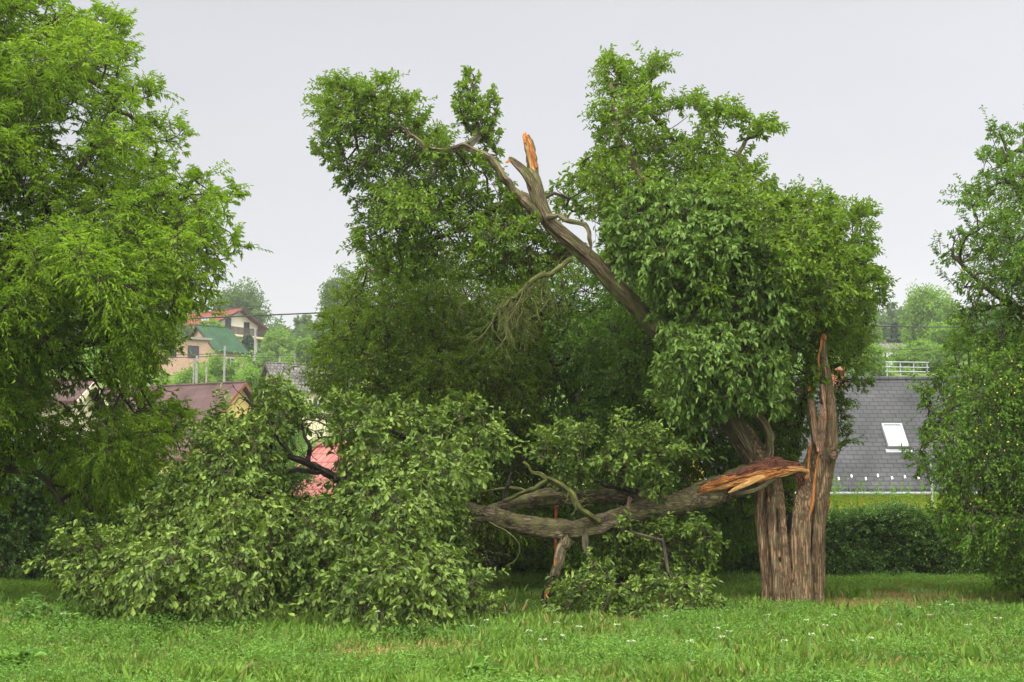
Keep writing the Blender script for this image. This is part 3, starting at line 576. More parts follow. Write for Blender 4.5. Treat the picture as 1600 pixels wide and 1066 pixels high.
front_poly = [(950,320),(1000,290),(1060,270),(1120,290),(1180,330),(1215,400),(1240,470),(1230,560),(1235,620),(1215,655),(1150,630),(1130,655),(1095,675),(1040,650),(1016,610),(1022,560),(1028,530),(1022,505),(1010,475),(1000,440),(955,415),(940,370)]
Cf, Rf = centres(front_poly, 270, lambda x, y: 21.5 + 0 * x, .75, dm=70, mind=.27, rcmax=.38, seed=3, front=.8)
left_poly = [(488,235),(506,215),(502,172),(514,126),(530,128),(550,136),(572,148),(584,120),(598,120),(606,140),(625,158),(640,152),(655,185),(672,200),(690,222),(704,242),(735,245),(770,262),(790,300),
 (815,345),(860,380),(890,405),(850,440),(780,450),(700,440),(640,440),(590,430),(565,390),(562,350),(540,300),(520,265)]
Cl, Rl = centres(left_poly, 640, 22.6, 1.6, dm=110, mind=.26, rcmax=.36, seed=4, gap=.24, holes=[[(735,258),(768,268),(832,330),(805,338),(765,305)]])
spire = [(706,165),(714,132),(735,102),(746,114),(748,158),(776,132),(784,160),(778,215),(790,262),(775,250),(748,222),(722,200)]
Ce, Re = centres([(650,215),(700,215),(735,240),(800,290),(840,340),(780,350),(700,300),(650,270)], 24, 22.9, .3, dm=30, mind=.25, rcmax=.22, seed=15)
Cs, Rs = centres(spire, 90, 22.4, .35, dm=30, mind=.15, rcmax=.24, seed=5)
ctr_u = P(1120, 520, 22.9)
ru_, tw5 = rim_sprigs(*rim(up_poly[:40], 190, 22.6, 61), 13, .085, .042, 61, up=.5, droop=.3)
rl_, tw6 = rim_sprigs(*rim(left_poly, 150, 22.3, 62), 13, .08, .04, 62, up=.5, droop=.3)
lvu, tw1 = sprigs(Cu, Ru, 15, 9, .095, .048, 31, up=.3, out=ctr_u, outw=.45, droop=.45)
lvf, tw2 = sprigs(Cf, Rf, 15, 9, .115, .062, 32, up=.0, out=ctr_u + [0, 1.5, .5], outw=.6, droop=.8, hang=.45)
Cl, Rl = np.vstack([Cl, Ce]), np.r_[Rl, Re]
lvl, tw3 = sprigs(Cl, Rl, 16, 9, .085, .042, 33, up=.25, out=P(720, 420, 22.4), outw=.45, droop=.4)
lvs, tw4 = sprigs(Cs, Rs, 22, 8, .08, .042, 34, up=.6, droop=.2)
def leafmesh(name, parts, mat, parent, **k):
    v, q, t = cat_leaves(parts) if isinstance(parts, list) else parts
    return mesh(name, v, q, M[mat], parent, {'tint': t})
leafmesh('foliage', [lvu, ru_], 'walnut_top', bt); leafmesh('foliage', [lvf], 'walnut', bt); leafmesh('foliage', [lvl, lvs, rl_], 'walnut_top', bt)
mb = MB(); grow(mb, np.vstack([L7[::3], L8[::3], L9[::3], L10[::3], L11[::3], lp[40:120:6]]), np.vstack([Cu, Cf]), .0055, 3)
grow(mb, np.vstack([L1[8::3], L2[5::3], L4[5::4]]), np.vstack([Cl, Cs]), .006, 4)
for t_ in (tw1, tw2, tw3, tw4, tw5, tw6): seg_tubes(mb, *t_, .0045, .0018, 3)
mb.build('branches', M['twig'], bt)

# bare mossy twigs hanging from the leaning stem
def tangle(starts, Yb, n, ln, seed, mat, name, r0=1.6, down=.7, side=-.3, fork=3):
    r = np.random.default_rng(seed); mb = MB()
    for _ in range(n):
        a = starts[r.integers(len(starts))]; d = nrm(np.array([side + r.normal(0, .35), r.normal(0, .35), -down + r.normal(0, .25)])); L_ = ln * r.uniform(.4, 1.1)
        pts = [a]; dd = d.copy()
        for k in range(6): dd = nrm(dd + r.normal(0, .28, 3) + [0, 0, -.12]); pts.append(pts[-1] + dd * L_ / 6)
        rr = np.linspace(r0, .35, 7) * .01; mb.tube(pts, rr, 4)
        for _ in range(fork):
            j = r.integers(1, 6); d2 = nrm(dd + r.normal(0, .7, 3)); q = [pts[j]]
            for k in range(4): d2 = nrm(d2 + r.normal(0, .35, 3) + [0, 0, -.1]); q.append(q[-1] + d2 * L_ / 10)
            mb.tube(q, np.linspace(rr[j] * .7, .0022, 5), 4)
    return mb.build(name, M[mat], bt)
tangle(L5[6:], Y0, 26, 1.0, 41, 'lichen', 'hanging_twigs', 1.2, .75, -.35, 4)
tangle(np.vstack([L5[25:], P([700, 720, 740, 760], [455, 450, 450, 460], 22.2)]), Y0, 26, .95, 42, 'lichen', 'hanging_twigs', .8, .8, -.1, 4)
tangle(L2[4:24], Y0, 24, .9, 43, 'lichen', 'hanging_twigs', 1.0, .8, -.05, 3)
tangle(np.vstack([L4[4:], P([930, 900, 880], [430, 420, 400], 22.0)]), Y0, 18, .6, 44, 'bark_moss', 'hanging_twigs', 1.1, .6, -.3, 3)

# torn limb lying across to the left: bark, ragged split wood, sapwood band
YL = 21.6
F1 = [(1172,752,.35,15),(1150,757,.3,18),(1120,768,.2,18),(1085,778,.1,18),(1045,790,0,17),(1010,797,-.05,16),(967,808,-.15,15),(935,820,-.25,15),(903,827,-.3,15),(870,827,-.35,15),(839,824,-.4,14.5),(810,818,-.45,13.5),(780,810,-.55,13),(744,800,-.65,12),(712,792,-.8,10),(680,786,-1.0,8),(630,780,-1.3,6),(560,765,-1.6,4)]
F2 = [(1040,785,.05,13),(1010,778,.15,13),(975,774,.2,12.5),(940,774,.2,12),(903,777,.2,12),(870,777,.2,12),(839,779,.15,12),(810,785,.05,11.5),(785,793,-.1,11),(762,799,-.3,9),(735,800,-.55,7),(700,802,-.8,5)]
mb = MB(); f1p, f1r = path(F1, YL, .05); mb.tube(f1p, f1r, 16, wob=.18, seed=6.1); f2p, f2r = path(F2, YL, .05); mb.tube(f2p, f2r, 14, wob=.18, seed=7.7)
fl = mb.build('fallen_limb', M['bark_moss'], bt)
m_ = fl.modifiers.new('fuse', 'REMESH'); m_.mode = 'VOXEL'; m_.voxel_size = .016; m_.use_smooth_shade = True
M['bark_moss_w'] = bark_mat('mossy_bark_world', (.045,.034,.022), (.22,.165,.105), (.12,.12,.04), .45, world=True, streak=7)
# object axes: the limb runs along x, so stretch that way
for nd in M['bark_moss_w'].node_tree.nodes:
    if nd.type == 'MAPPING': nd.inputs['Scale'].default_value = (2.4, 9, 12)
fl.data.materials[0] = M['bark_moss_w']
tx2 = bpy.data.textures.new('knotty_relief', 'CLOUDS'); tx2.noise_scale = .22; tx2.noise_depth = 1
m_ = fl.modifiers.new('knots', 'DISPLACE'); m_.texture = tx2; m_.strength = .07; m_.mid_level = .5
m_ = fl.modifiers.new('relief', 'DISPLACE'); m_.texture = tx; m_.strength = .02; m_.mid_level = .5
mb = MB()   # upper dark shell of bark above the split
for k, rows in enumerate([[(1258,730,.15,3),(1235,725,.15,4),(1212,723,.12,5),(1190,728,.08,6),(1165,735,.05,7),(1135,746,.05,7),(1100,757,.03,6),(1072,768,.0,5)],
                          [(1178,744,.25,10),(1150,752,.2,12),(1115,764,.15,12),(1080,776,.08,10)],
                          [(1222,717,.0,1.5),(1205,719,-.03,2.4),(1185,721,-.05,2),(1170,725,0,1.5)]]):
    splinter(mb, rows, Y0 - .35, seed=k + 31, n=9, flat=.7, jag=.25)
mb.build('bark_shell', M['bark_lean'], bt)
mb = MB()
for k, rows in enumerate([
 [(1262,735,.0,3),(1246,730,-.06,5),(1225,729,-.12,8),(1203,732,-.16,11),(1180,739,-.18,12),(1155,747,-.18,11),(1130,754,-.16,10),(1105,762,-.14,8),(1084,770,-.12,4)],
 [(1250,725,-.05,2),(1228,723,-.12,3.5),(1208,723,-.16,4.5),(1185,728,-.2,4.5),(1160,737,-.22,3.5),(1135,748,-.2,2)],
 [(1222,717,-.05,1.2),(1212,717,-.1,2.6),(1198,719,-.14,3),(1180,724,-.16,2)],
 [(1246,738,.0,4),(1250,748,.05,6),(1252,758,.1,5)]]):
    splinter(mb, rows, Y0 - .3, seed=k + 41, n=12, flat=.45, jag=.22, wob=.2)
mb.build('split_heartwood', M['torn_red'], bt)
mb = MB()
for k, rows in enumerate([
 [(1168,747,-.30,3),(1140,751,-.34,7.5),(1120,757,-.33,7.5),(1104,762,-.30,5.5),(1088,767,-.26,3.5),(1074,771,-.22,2),(1060,775,-.17,.8)],
 [(1205,739,-.3,2),(1185,744,-.31,4),(1163,750,-.31,5),(1145,755,-.3,4)],
 [(1262,733,-.06,3),(1263,742,-.08,3.5),(1259,748,-.1,2)],
 [(1258,730,-.08,1.5),(1240,730,-.2,2.4),(1218,733,-.27,2.8),(1200,738,-.3,2)]]):
    mb = MB(); splinter(mb, rows, Y0 - .3, seed=k + 51, n=12, flat=.4, jag=.3, wob=.25); mb.build('torn_wood', M['torn'], bt)
mb = MB()
splinter(mb, [(1264,737,-.05,2.5),(1250,734,-.16,3),(1232,734,-.22,3.2),(1216,737,-.27,3.6),(1200,741,-.32,4.4),(1186,746,-.35,5),(1172,753,-.36,5),(1160,759,-.36,4.2),(1148,765,-.34,3),(1138,770,-.3,1)], Y0 - .34, seed=61, n=14, flat=.35, jag=.06, wob=.1, step=.03)
mb.build('sapwood_band', M['cream'], bt)
def fibres(n, seed, mat, name, lo, hi, rr=(.6, 1.7), dy=-.27):
    r = np.random.default_rng(seed); mb = MB()
    for k in range(n):
        a = r.uniform(0, .8); b = min(1, a + r.uniform(.15, .5)); off = r.uniform(lo, hi); ts = np.linspace(a, b, 4)
        rows = []
        for q, t_ in enumerate(ts):
            x_ = 1258 - 170 * t_; y_ = 733 + 2 * t_ + 34 * t_ ** 1.5 + off * np.sin(min(1, t_ * 3 + .15) * pi / 2) * (1 - .25 * t_) + r.normal(0, 1.0)
            rows.append((x_, y_, dy - .09 * np.sin(t_ * pi) + r.normal(0, .015), r.uniform(*rr) * (1 if 0 < q < 3 else .3)))
        splinter(mb, rows, Y0 - .3, seed=seed + k, n=5, flat=.6, jag=.3)
    return mb.build(name, M[mat], bt)
fibres(16, 500, 'bark_dark', 'split_fibres', -11, -2, (.4, 1.0), -.27); fibres(30, 520, 'torn_red', 'split_fibres', -11, 2); fibres(34, 540, 'torn', 'split_fibres', -7, 8, (.6, 1.7), -.3); fibres(9, 580, 'cream', 'split_fibres', 0, 8, (.5, 1.1), -.3)
mb = MB(); splinter(mb, [(1246,737,-.1,2),(1232,740,-.2,2.6),(1216,745,-.26,2.8),(1202,753,-.3,2.8),(1190,761,-.31,3),(1176,767,-.3,3.2),(1160,770,-.27,3.4),(1140,771,-.2,4)], Y0 - .34, 71, 10, .6, jag=.15, wob=.15); mb.build('bark_strip', M['bark_lean'], bt)

D1 = limb([(886,835,-.35,10),(880,850,-.4,9.5),(874,868,-.45,9),(869,885,-.5,8.5),(866,900,-.5,7)], 'bark_lean', YL, 'snapped_branch', seed=13)
D2 = limb([(868,896,-.5,5),(862,912,-.5,8),(856,926,-.5,10),(850,942,-.5,9),(848,950,-.5,5)], 'bark_dark', YL, 'snapped_branch', seed=14)
mb = MB(); splinter(mb, [(861,915,-.6,1.5),(857,922,-.61,3),(854,930,-.61,2.5),(851,938,-.58,1)], YL, 81, 6, .5); mb.build('torn_wood', M['torn'], bt); mb = MB(); splinter(mb, [(868,872,-.55,1.6),(866,885,-.58,1.6)], YL, 82, 6, .5); mb.build('torn_wood', M['torn'], bt)
T1 = limb([(934,815,-.4,6),(920,805,-.5,5.5),(903,790,-.55,5),(895,775,-.55,5),(887,767,-.5,5.5),(870,756,-.5,5),(855,748,-.5,5.5)], 'bark_moss', YL, seed=15)
T2 = limb([(857,748,-.5,4.5),(846,757,-.48,4),(836,763,-.45,3.8),(818,771,-.4,3.5),(800,777,-.35,3.2),(786,783,-.3,3)], 'lichen', YL, seed=16)
T3 = limb([(857,750,-.5,3.5),(845,742,-.5,3),(832,738,-.5,2.5),(825,728,-.5,2.2),(817,722,-.5,1.8)], 'lichen', YL, seed=17)
T4 = limb([(785,782,-.3,3.5),(789,770,-.35,3.5),(793,758,-.4,3.2),(796,745,-.4,2.4),(800,738,-.4,1.6)], 'bark_dark', YL, seed=18)
T5 = limb([(826,768,-.35,2.2),(800,762,-.3,2.2),(770,766,-.3,2),(740,768,-.3,1.6),(715,766,-.3,1)], 'lichen', YL, seed=19)
T6 = limb([(984,778,-.2,3),(980,790,-.35,2.6),(984,800,-.4,2),(972,812,-.45,1.4)], 'oldwood', YL, seed=20)
T7 = limb([(1000,772,.1,6),(980,765,.05,5.5),(955,760,.0,5),(942,757,0,3)], 'bark_dark', YL, seed=20.5)
T8 = limb([(744,808,-.6,2),(775,822,-.7,1.8),(800,838,-.75,1.5),(812,855,-.8,1.2),(806,875,-.8,1.0),(790,885,-.8,.8)], 'lichen', YL, seed=21)
tangle(T1[10:22], YL, 14, .35, 45, 'lichen', 'mossy_twigs', .7, -.3, -.3, 2)
# dark bare boughs inside the fallen crown, with the gap where the pink roof shows
B1 = limb([(640,785,-1.2,8),(590,770,-1.3,8),(545,752,-1.4,7.5),(505,735,-1.5,7),(480,722,-1.5,6),(455,712,-1.5,5),(440,705,-1.5,4),(415,690,-1.5,3)], 'bark_dark', YL, seed=22)
B2 = limb([(505,735,-1.5,5),(480,738,-1.5,4.5),(455,735,-1.5,3.5),(430,745,-1.5,2.5)], 'bark_dark', YL, seed=23)
B3 = limb([(480,722,-1.5,4),(484,700,-1.5,3),(476,680,-1.5,2.4),(470,655,-1.5,1.8),(468,635,-1.5,1.2)], 'bark_dark', YL, seed=24)
B4 = limb([(455,712,-1.5,4),(440,690,-1.5,4),(425,665,-1.5,3.5),(400,640,-1.5,3),(385,625,-1.5,2)], 'bark_dark', YL, seed=25)
B5 = limb([(640,785,-1.2,8),(560,800,-1.6,8),(470,815,-1.8,7.5),(380,835,-2,7),(290,850,-2.2,5),(200,865,-2.2,3.5)], 'bark_dark', YL, seed=26)
B6 = limb([(680,786,-1,7),(690,740,-1.1,6),(660,700,-1.1,5),(610,670,-1.1,4)], 'bark_dark', YL, seed=27)
B7 = limb([(470,815,-1.8,6),(420,770,-1.9,5.5),(380,720,-2,4.5),(360,680,-2,3)], 'bark_dark', YL, seed=28)
B8 = limb([(690,790,-1,6),(700,840,-1.4,5),(690,900,-1.9,4)], 'bark_dark', YL, seed=29)
fall_poly = [(84,880),(86,862),(110,852),(140,848),(175,838),(205,835),(215,805),(240,790),(268,748),(300,730),(312,700),(330,682),(328,655),(357,650),(380,668),(393,655),(405,622),(430,590),(448,604),(450,640),(485,655),(500,635),(520,640),(535,620),(570,635),(600,625),(635,640),
 (650,665),(690,670),(705,640),(730,625),(760,650),(785,680),(780,700),(755,715),(758,745),(735,765),(705,785),(700,820),(712,860),(735,905),(782,962),(770,985),(700,1000),(640,1000),(560,995),(480,985),(400,975),(320,968),(240,962),(170,950),(130,935),(95,915)]
hole = [(440,690),(470,672),(520,690),(528,735),(505,760),(470,785),(446,765)]
fD = lambda x, y: 20.2 - 2.1 * np.clip((y - 760) / 200, 0, 1) - .5 * np.clip((500 - x) / 300, 0, 1)
Ca, Ra = centres(fall_poly, 1000, fD, 1.9, dm=130, mind=.31, rcmax=.40, seed=6, holes=[hole], front=.75, hollow=.8)
cf_c = P(480, 860, 20)
la, ta = sprigs(Ca, Ra, 17, 9, .108, .058, 51, T=T_OBO, whorl=.55, up=-.05, out=cf_c, outw=.55, droop=.8, hang=.45, face=.75)
small_polys = [([(838,712),(846,690),(866,688),(878,668),(893,680),(908,672),(928,700),(918,728),(955,742),(925,765),(900,752),(872,762),(850,738)], 44, 21.6, .35, 7),
 ([(940,705),(958,690),(962,668),(985,655),(1005,664),(1018,684),(1040,680),(1048,705),(1072,702),(1078,722),(1052,735),(1045,758),(1028,782),(1012,775),(1000,745),(972,755),(940,735)], 62, 21.2, .45, 8),
 ([(872,962),(885,925),(912,888),(928,868),(948,884),(962,905),(1000,915),(1045,892),(1080,902),(1108,925),(1122,952),(1090,962),(1030,968),(960,964),(900,966)], 150, lambda x, y: 20.6 - .7 * np.clip((y - 880) / 80, 0, 1), .6, 9),
 ([(930,840),(960,815),(1000,820),(1050,835),(1100,820),(1135,835),(1120,880),(1060,900),(1000,910),(950,890)], 60, 21.6, .5, 10)]
rf_, tf_ = rim_sprigs(*rim(fall_poly[:50], 130, fD, 63), 12, .1, .054, 63, T=T_OBO, whorl=.6, up=.3, droop=.5)
Cx = []; parts = [la, rf_]; tws = [ta, tf_]
for poly, n, D, T_, sd in small_polys:
    c, r_ = centres(poly, n, D, T_, dm=45, mind=.22, rcmax=.24, seed=sd); Cx.append(c)
    l_, t_ = rim_sprigs(*rim(poly, 26, D, 70 + sd), 11, .10, .047, 75 + sd, up=.25, droop=.5); parts.append(l_); tws.append(t_)
    l_, t_ = sprigs(c, r_, 30, 8, .10, .054, 60 + sd, T=T_OBO, whorl=.55, up=0.05, droop=.5, hang=.35, face=.75); parts.append(l_); tws.append(t_)
leafmesh('fallen_foliage', parts, 'fallen', bt)
mb = MB(); grow(mb, np.vstack([B1[::3], B2[::3], B3[::3], B4[::3], B5[::3], B6[::3], B7[::3], B8[::3], f1p[-10:]]), Ca, .005, 5)
grow(mb, np.vstack([f1p[30:90:4], f2p[::4], T7]), np.vstack(Cx), .0055, 6)
for t_ in tws: seg_tubes(mb, *t_, .0045, .0018, 3)
mb.build('branches', M['twig'], bt)
tangle(np.vstack([f1p[-30:-5:3], B8, P([700,720,760,740,690,715,735], [830,840,860,900,870,810,880], [19.8,19.8,19.6,19.4,19.6,19.9,19.5])]), YL, 170, .6, 46, 'twig', 'bare_twigs', .55, .6, .1, 4)
tangle(np.vstack([B3, B4, P([400,420,395], [640,650,670], 20)]), YL, 30, .45, 47, 'bark_dark', 'bare_twigs', .7, -.3, -.1, 4)
tangle(P([950,980,1020,1060], [840,830,840,850], 21.8), YL, 24, .6, 48, 'twig', 'bare_twigs', .6, .3, .3, 3)

# ------------------------------------------------------------------ whole trees round about
def full_tree(name, cat, label, base, polys, lv, trunk, boughs, mat, bark, seed, r0=.006, ctr=None, sp=None, group=None, rimn=120, gap=0.):
    """polys: (outline, n, D, T, dm, mind, rcmax[, holes]); trunk / boughs: lists of px rows with their Y"""
    root = empty(name, base, cat=cat, label=label, group=group); Cn, Rn = [], []
    for k, a in enumerate(polys):
        c, r_ = centres(a[0], a[1], a[2], a[3], dm=a[4], mind=a[5], rcmax=a[6], holes=a[7] if len(a) > 7 else (), seed=seed + k, gap=gap); Cn.append(c); Rn.append(r_)
    Cn, Rn = np.vstack(Cn), np.concatenate(Rn)
    l_, t_ = sprigs(Cn, Rn, seed=seed + 50, out=Cn.mean(0) if ctr is None else ctr, **sp)
    k_ = {q: sp[q] for q in ('T', 'pinnate', 'droop') if q in sp}; rs, tr_ = rim_sprigs(*rim(polys[0][0], rimn, polys[0][2], seed + 7), sp['nlf'] + 3, sp['L0'], sp['W0'], seed + 8, up=.4, **k_)
    leafmesh('foliage', [l_, rs], mat, root)
    mb = MB(); nodes = []
    for k, (rows, Yb) in enumerate(trunk):
        p, r_ = path(rows, Yb, .08); mb.tube(p, r_, 14, wob=.2, seed=seed + k * 1.3); nodes.append(p[len(p) // 3::4])
    mb.build('trunk', M[bark], root, smooth=True)
    mb = MB()
    for k, (rows, Yb) in enumerate(boughs):
        p, r_ = path(rows, Yb, .08); mb.tube(p, r_, 8, wob=.2, seed=seed + k * 2.1); nodes.append(p[::3])
    grow(mb, np.vstack(nodes), Cn, r0, seed); seg_tubes(mb, *t_, .004, .0016, 3); seg_tubes(mb, *tr_, .004, .0016, 3)
    mb.build('branches', M['twig'], root); return root, Cn

# big light green ash at the left edge
ash_poly = [(-330,-40),(-200,-130),(-60,-110),(20,-40),(55,-10),(70,-5),(105,2),(130,14),(170,22),(195,35),(198,52),(215,78),(205,105),(196,128),(225,132),(252,128),(250,145),(232,165),(236,188),(262,196),(292,190),(296,222),(284,250),(268,270),(290,285),(318,262),(334,268),
 (345,300),(372,288),(376,300),(362,330),(352,362),(386,380),(384,392),(365,404),(345,415),(340,440),(345,455),(325,470),(330,492),(300,492),(275,520),(282,545),(268,575),(240,590),(225,610),(250,640),(285,640),(300,665),(270,690),(250,730),(215,770),(180,800),(120,815),(60,790),(40,760),(0,800),(-150,820),(-330,760),(-400,400)]
ash_holes = [[(20,735),(70,730),(72,780),(22,785)], [(92,205),(118,200),(108,240),(85,245)], [(88,612),(150,606),(150,628),(92,630)]]
full_tree('ash_tree', 'tree', 'big light green ash tree with feathery leaves filling the left edge', tuple(P(-150, 905, 21.5) * [1, 1, 0]),
 [(ash_poly, 2600, lambda x, y: 21.3 + 1.6 * np.clip((y - 560) / 200, 0, 1), 2.9, 260, .28, .46, ash_holes), ([(215,585),(262,600),(300,625),(306,660),(300,710),(250,740),(215,720)], 45, 22.6, .5, 60, .24, .30)],
 None,
 [([(-165,925,0,36),(-160,850,0,30),(-150,700,0,27),(-140,520,0,24),(-125,350,0,19),(-100,180,0,13),(-80,20,0,7)], 21.7)],
 [([(-145,640,0,14),(-60,600,-.2,12),(30,560,-.5,9),(120,540,-.8,7),(200,520,-1,4),(260,500,-1,2.5)], 21.7), ([(-135,460,0,14),(-60,400,-.5,11),(30,385,-.9,9),(110,392,-1.2,7),(190,370,-1.3,5),(270,330,-1.2,3)], 21.7),
  ([(-125,330,0,11),(-50,240,-.5,9),(20,180,-.6,7),(60,120,-.6,5),(110,60,-.6,3)], 21.7), ([(-145,700,0,13),(-60,690,.6,11),(40,700,1.0,8),(130,690,1.3,6),(220,680,1.5,3)], 21.7),
  ([(-135,480,0,12),(-50,450,.8,9),(60,420,1.4,7),(150,440,1.6,5)], 21.7), ([(-60,690,.6,7),(0,730,.4,6),(60,740,.2,5),(100,790,.2,3)], 21.7), ([(30,385,-.9,6),(100,290,-1.2,5),(160,220,-1.2,4),(190,140,-1,3)], 21.7)],
 'ash', 'bark_moss', 100, .0055, gap=.15, rimn=190, ctr=P(-60, 450, 22), sp=dict(nsp=15, nlf=11, L0=.09, W0=.029, up=.25, outw=.5, droop=.55, T=T_LANCE, pinnate=True, hang=.35))

# fruit trees behind the broken one
plum_poly = [(478,600),(490,560),(500,520),(495,495),(515,478),(535,450),(555,430),(560,400),(585,385),(640,375),(700,380),(760,390),(820,400),(850,440),(850,560),(850,700),(850,840),(780,870),(700,880),(600,880),(520,860),(530,760),(550,700),(530,640),(500,630)]
pr, pc = full_tree('plum_tree', 'tree', 'yellow-green plum tree dotted with small fruit behind the lying crown', tuple(P(690, 900, 26.5) * [1, 1, 0]),
 [(plum_poly, 950, 26.2, 1.9, 110, .30, .46)], None,
 [([(690,925,0,20),(695,820,0,17),(700,720,0,14),(690,620,0,10),(680,520,0,6)], 26.5)],
 [([(697,760,0,9),(640,680,-.3,7),(590,600,-.5,5),(540,540,-.4,3)], 26.5), ([(700,720,0,9),(760,640,-.2,7),(800,560,-.2,5),(820,480,0,3)], 26.5), ([(697,800,0,8),(740,740,.6,6),(760,650,.9,4)], 26.5)],
 'plum', 'bark_dark', 140, .006, gap=.1, sp=dict(nsp=16, nlf=10, L0=.072, W0=.036, up=.1, outw=.5, droop=.6, hang=.35))
dark_poly = [(800,440),(860,400),(930,400),(1000,380),(1080,400),(1150,420),(1200,480),(1215,560),(1235,640),(1235,730),(1220,790),(1180,850),(1100,885),(1000,895),(900,895),(820,880),(790,760),(790,600)]
full_tree('fruit_tree', 'tree', 'dark shaded fruit tree standing right behind the leaning stem', tuple(P(985, 900, 27) * [1, 1, 0]),
 [(dark_poly, 1000, 26.6, 1.9, 110, .31, .46)], None,
 [([(985,925,0,20),(990,820,0,17),(980,720,0,14),(990,600,0,10),(1000,500,0,6)], 27)],
 [([(985,760,0,9),(930,680,-.3,7),(880,600,-.5,5),(850,540,-.4,3)], 27), ([(985,700,0,9),(1050,640,-.2,7),(1110,560,-.2,5),(1150,500,0,3)], 27), ([(700,790,0,3),(760,800,0,2)], 27)],
 'plum_dark', 'bark_dark', 160, .006, sp=dict(nsp=15, nlf=9, L0=.085, W0=.043, up=.05, outw=.5, droop=.7, hang=.4))
side_poly = [(1160,440),(1220,380),(1300,400),(1355,430),(1372,470),(1355,520),(1345,560),(1368,610),(1345,620),(1322,600),(1318,640),(1328,690),(1312,705),(1300,650),(1250,700),(1235,790),(1215,830),(1180,820),(1180,700),(1160,600)]
full_tree('fruit_tree', 'tree', 'small-leaved fruit tree seen between and behind the two splintered stems', tuple(P(1262, 900, 25) * [1, 1, 0]),
 [(side_poly, 420, 24.8, 1.1, 90, .28, .40)], None,
 [([(1228,925,0,9),(1230,820,0,8),(1240,700,0,7),(1262,600,0,6),(1270,500,0,4)], 25)],
 [([(1262,600,0,4),(1300,575,-.1,3.2),(1330,560,-.2,2.6),(1350,540,-.2,1.5)], 25), ([(1240,680,0,4),(1200,620,0,3),(1190,560,0,2)], 25), ([(1300,576,-.1,2.5),(1312,590,-.1,2),(1325,612,-.1,1.2)], 25)],
 'plum', 'bark_dark', 180, .005, sp=dict(nsp=13, nlf=9, L0=.07, W0=.036, up=.1, outw=.5, droop=.6, hang=.3))
right_poly = [(1900,100),(1720,120),(1600,200),(1585,230),(1565,195),(1545,198),(1545,235),(1520,250),(1535,290),(1505,290),(1500,320),(1520,345),(1500,360),(1485,350),(1480,380),(1455,385),(1470,410),(1500,430),(1480,440),(1515,470),(1500,490),(1505,530),(1480,540),(1490,580),(1440,600),(1430,625),(1455,650),
 (1440,690),(1420,715),(1430,750),(1455,745),(1475,790),(1450,810),(1480,850),(1520,880),(1560,920),(1620,925),(1760,920),(1900,880),(1980,500)]
rr_, rc_ = full_tree('fruit_tree', 'tree', 'tall plum tree with small yellow fruit at the right edge', tuple(P(1700, 930, 22.5) * [1, 1, 0]),
 [(right_poly, 1600, 22.4, 2.0, 130, .30, .44)], None,
 [([(1700,950,0,24),(1695,850,0,20),(1690,700,0,17),(1680,550,0,14),(1670,400,0,9),(1650,280,0,5)], 22.6)],
 [([(1690,720,0,10),(1630,660,-.4,8),(1560,640,-.7,6),(1500,650,-.8,4),(1460,660,-.8,2.5)], 22.6), ([(1685,600,0,10),(1630,520,-.2,8),(1570,470,-.3,6),(1530,440,-.3,4),(1490,400,-.2,2.5)], 22.6),
  ([(1675,450,0,8),(1630,380,-.2,6),(1590,300,-.2,4),(1565,230,0,2.5)], 22.6), ([(1690,760,0,9),(1620,780,-.6,7),(1550,800,-1,5),(1500,790,-1,3)], 22.6), ([(1675,450,0,8),(1740,350,.2,6),(1780,260,.2,3)], 22.6)],
 'plum_dark', 'bark_dark', 200, .0055, gap=.2, rimn=160, sp=dict(nsp=15, nlf=10, L0=.068, W0=.035, up=.15, outw=.45, droop=.5, hang=.3))
M['fruit'] = plain('yellow_plum_skin', (.42, .37, .05), .4, .1)
def fruits(root, Cn, n, seed, rad=.0125):
    r = np.random.default_rng(seed); th = np.linspace(0, pi, 6); ph = np.arange(7) / 7 * 2 * pi; mb = MB(); 
    mb.tube(np.c_[np.zeros(6), np.zeros(6), -np.cos(th) * rad * 1.15], np.maximum(np.sin(th) * rad, .0004), 7)
    me = None; c = Cn[np.argsort(Cn[:, 1] + r.normal(0, .3, len(Cn)))]; fr = c[:max(n * 3, 10)]
    px = 800 + fr[:, 0] / fr[:, 1] * F; fr = fr[(px < 1590) & (px > 480)]
    for k in range(n):
        p = fr[r.integers(len(fr))] + r.normal(0, .16, 3) + [0, -.22, -.05]
        if me is None: o = mb.build('fruit', M['fruit'], root, smooth=True, world=False); me = o
        else: o = me.copy(); C.objects.link(o); o.parent = root
        o.location = p - np.array(root.location)
fruits(rr_, rc_, 70, 1); fruits(pr, pc, 60, 2)

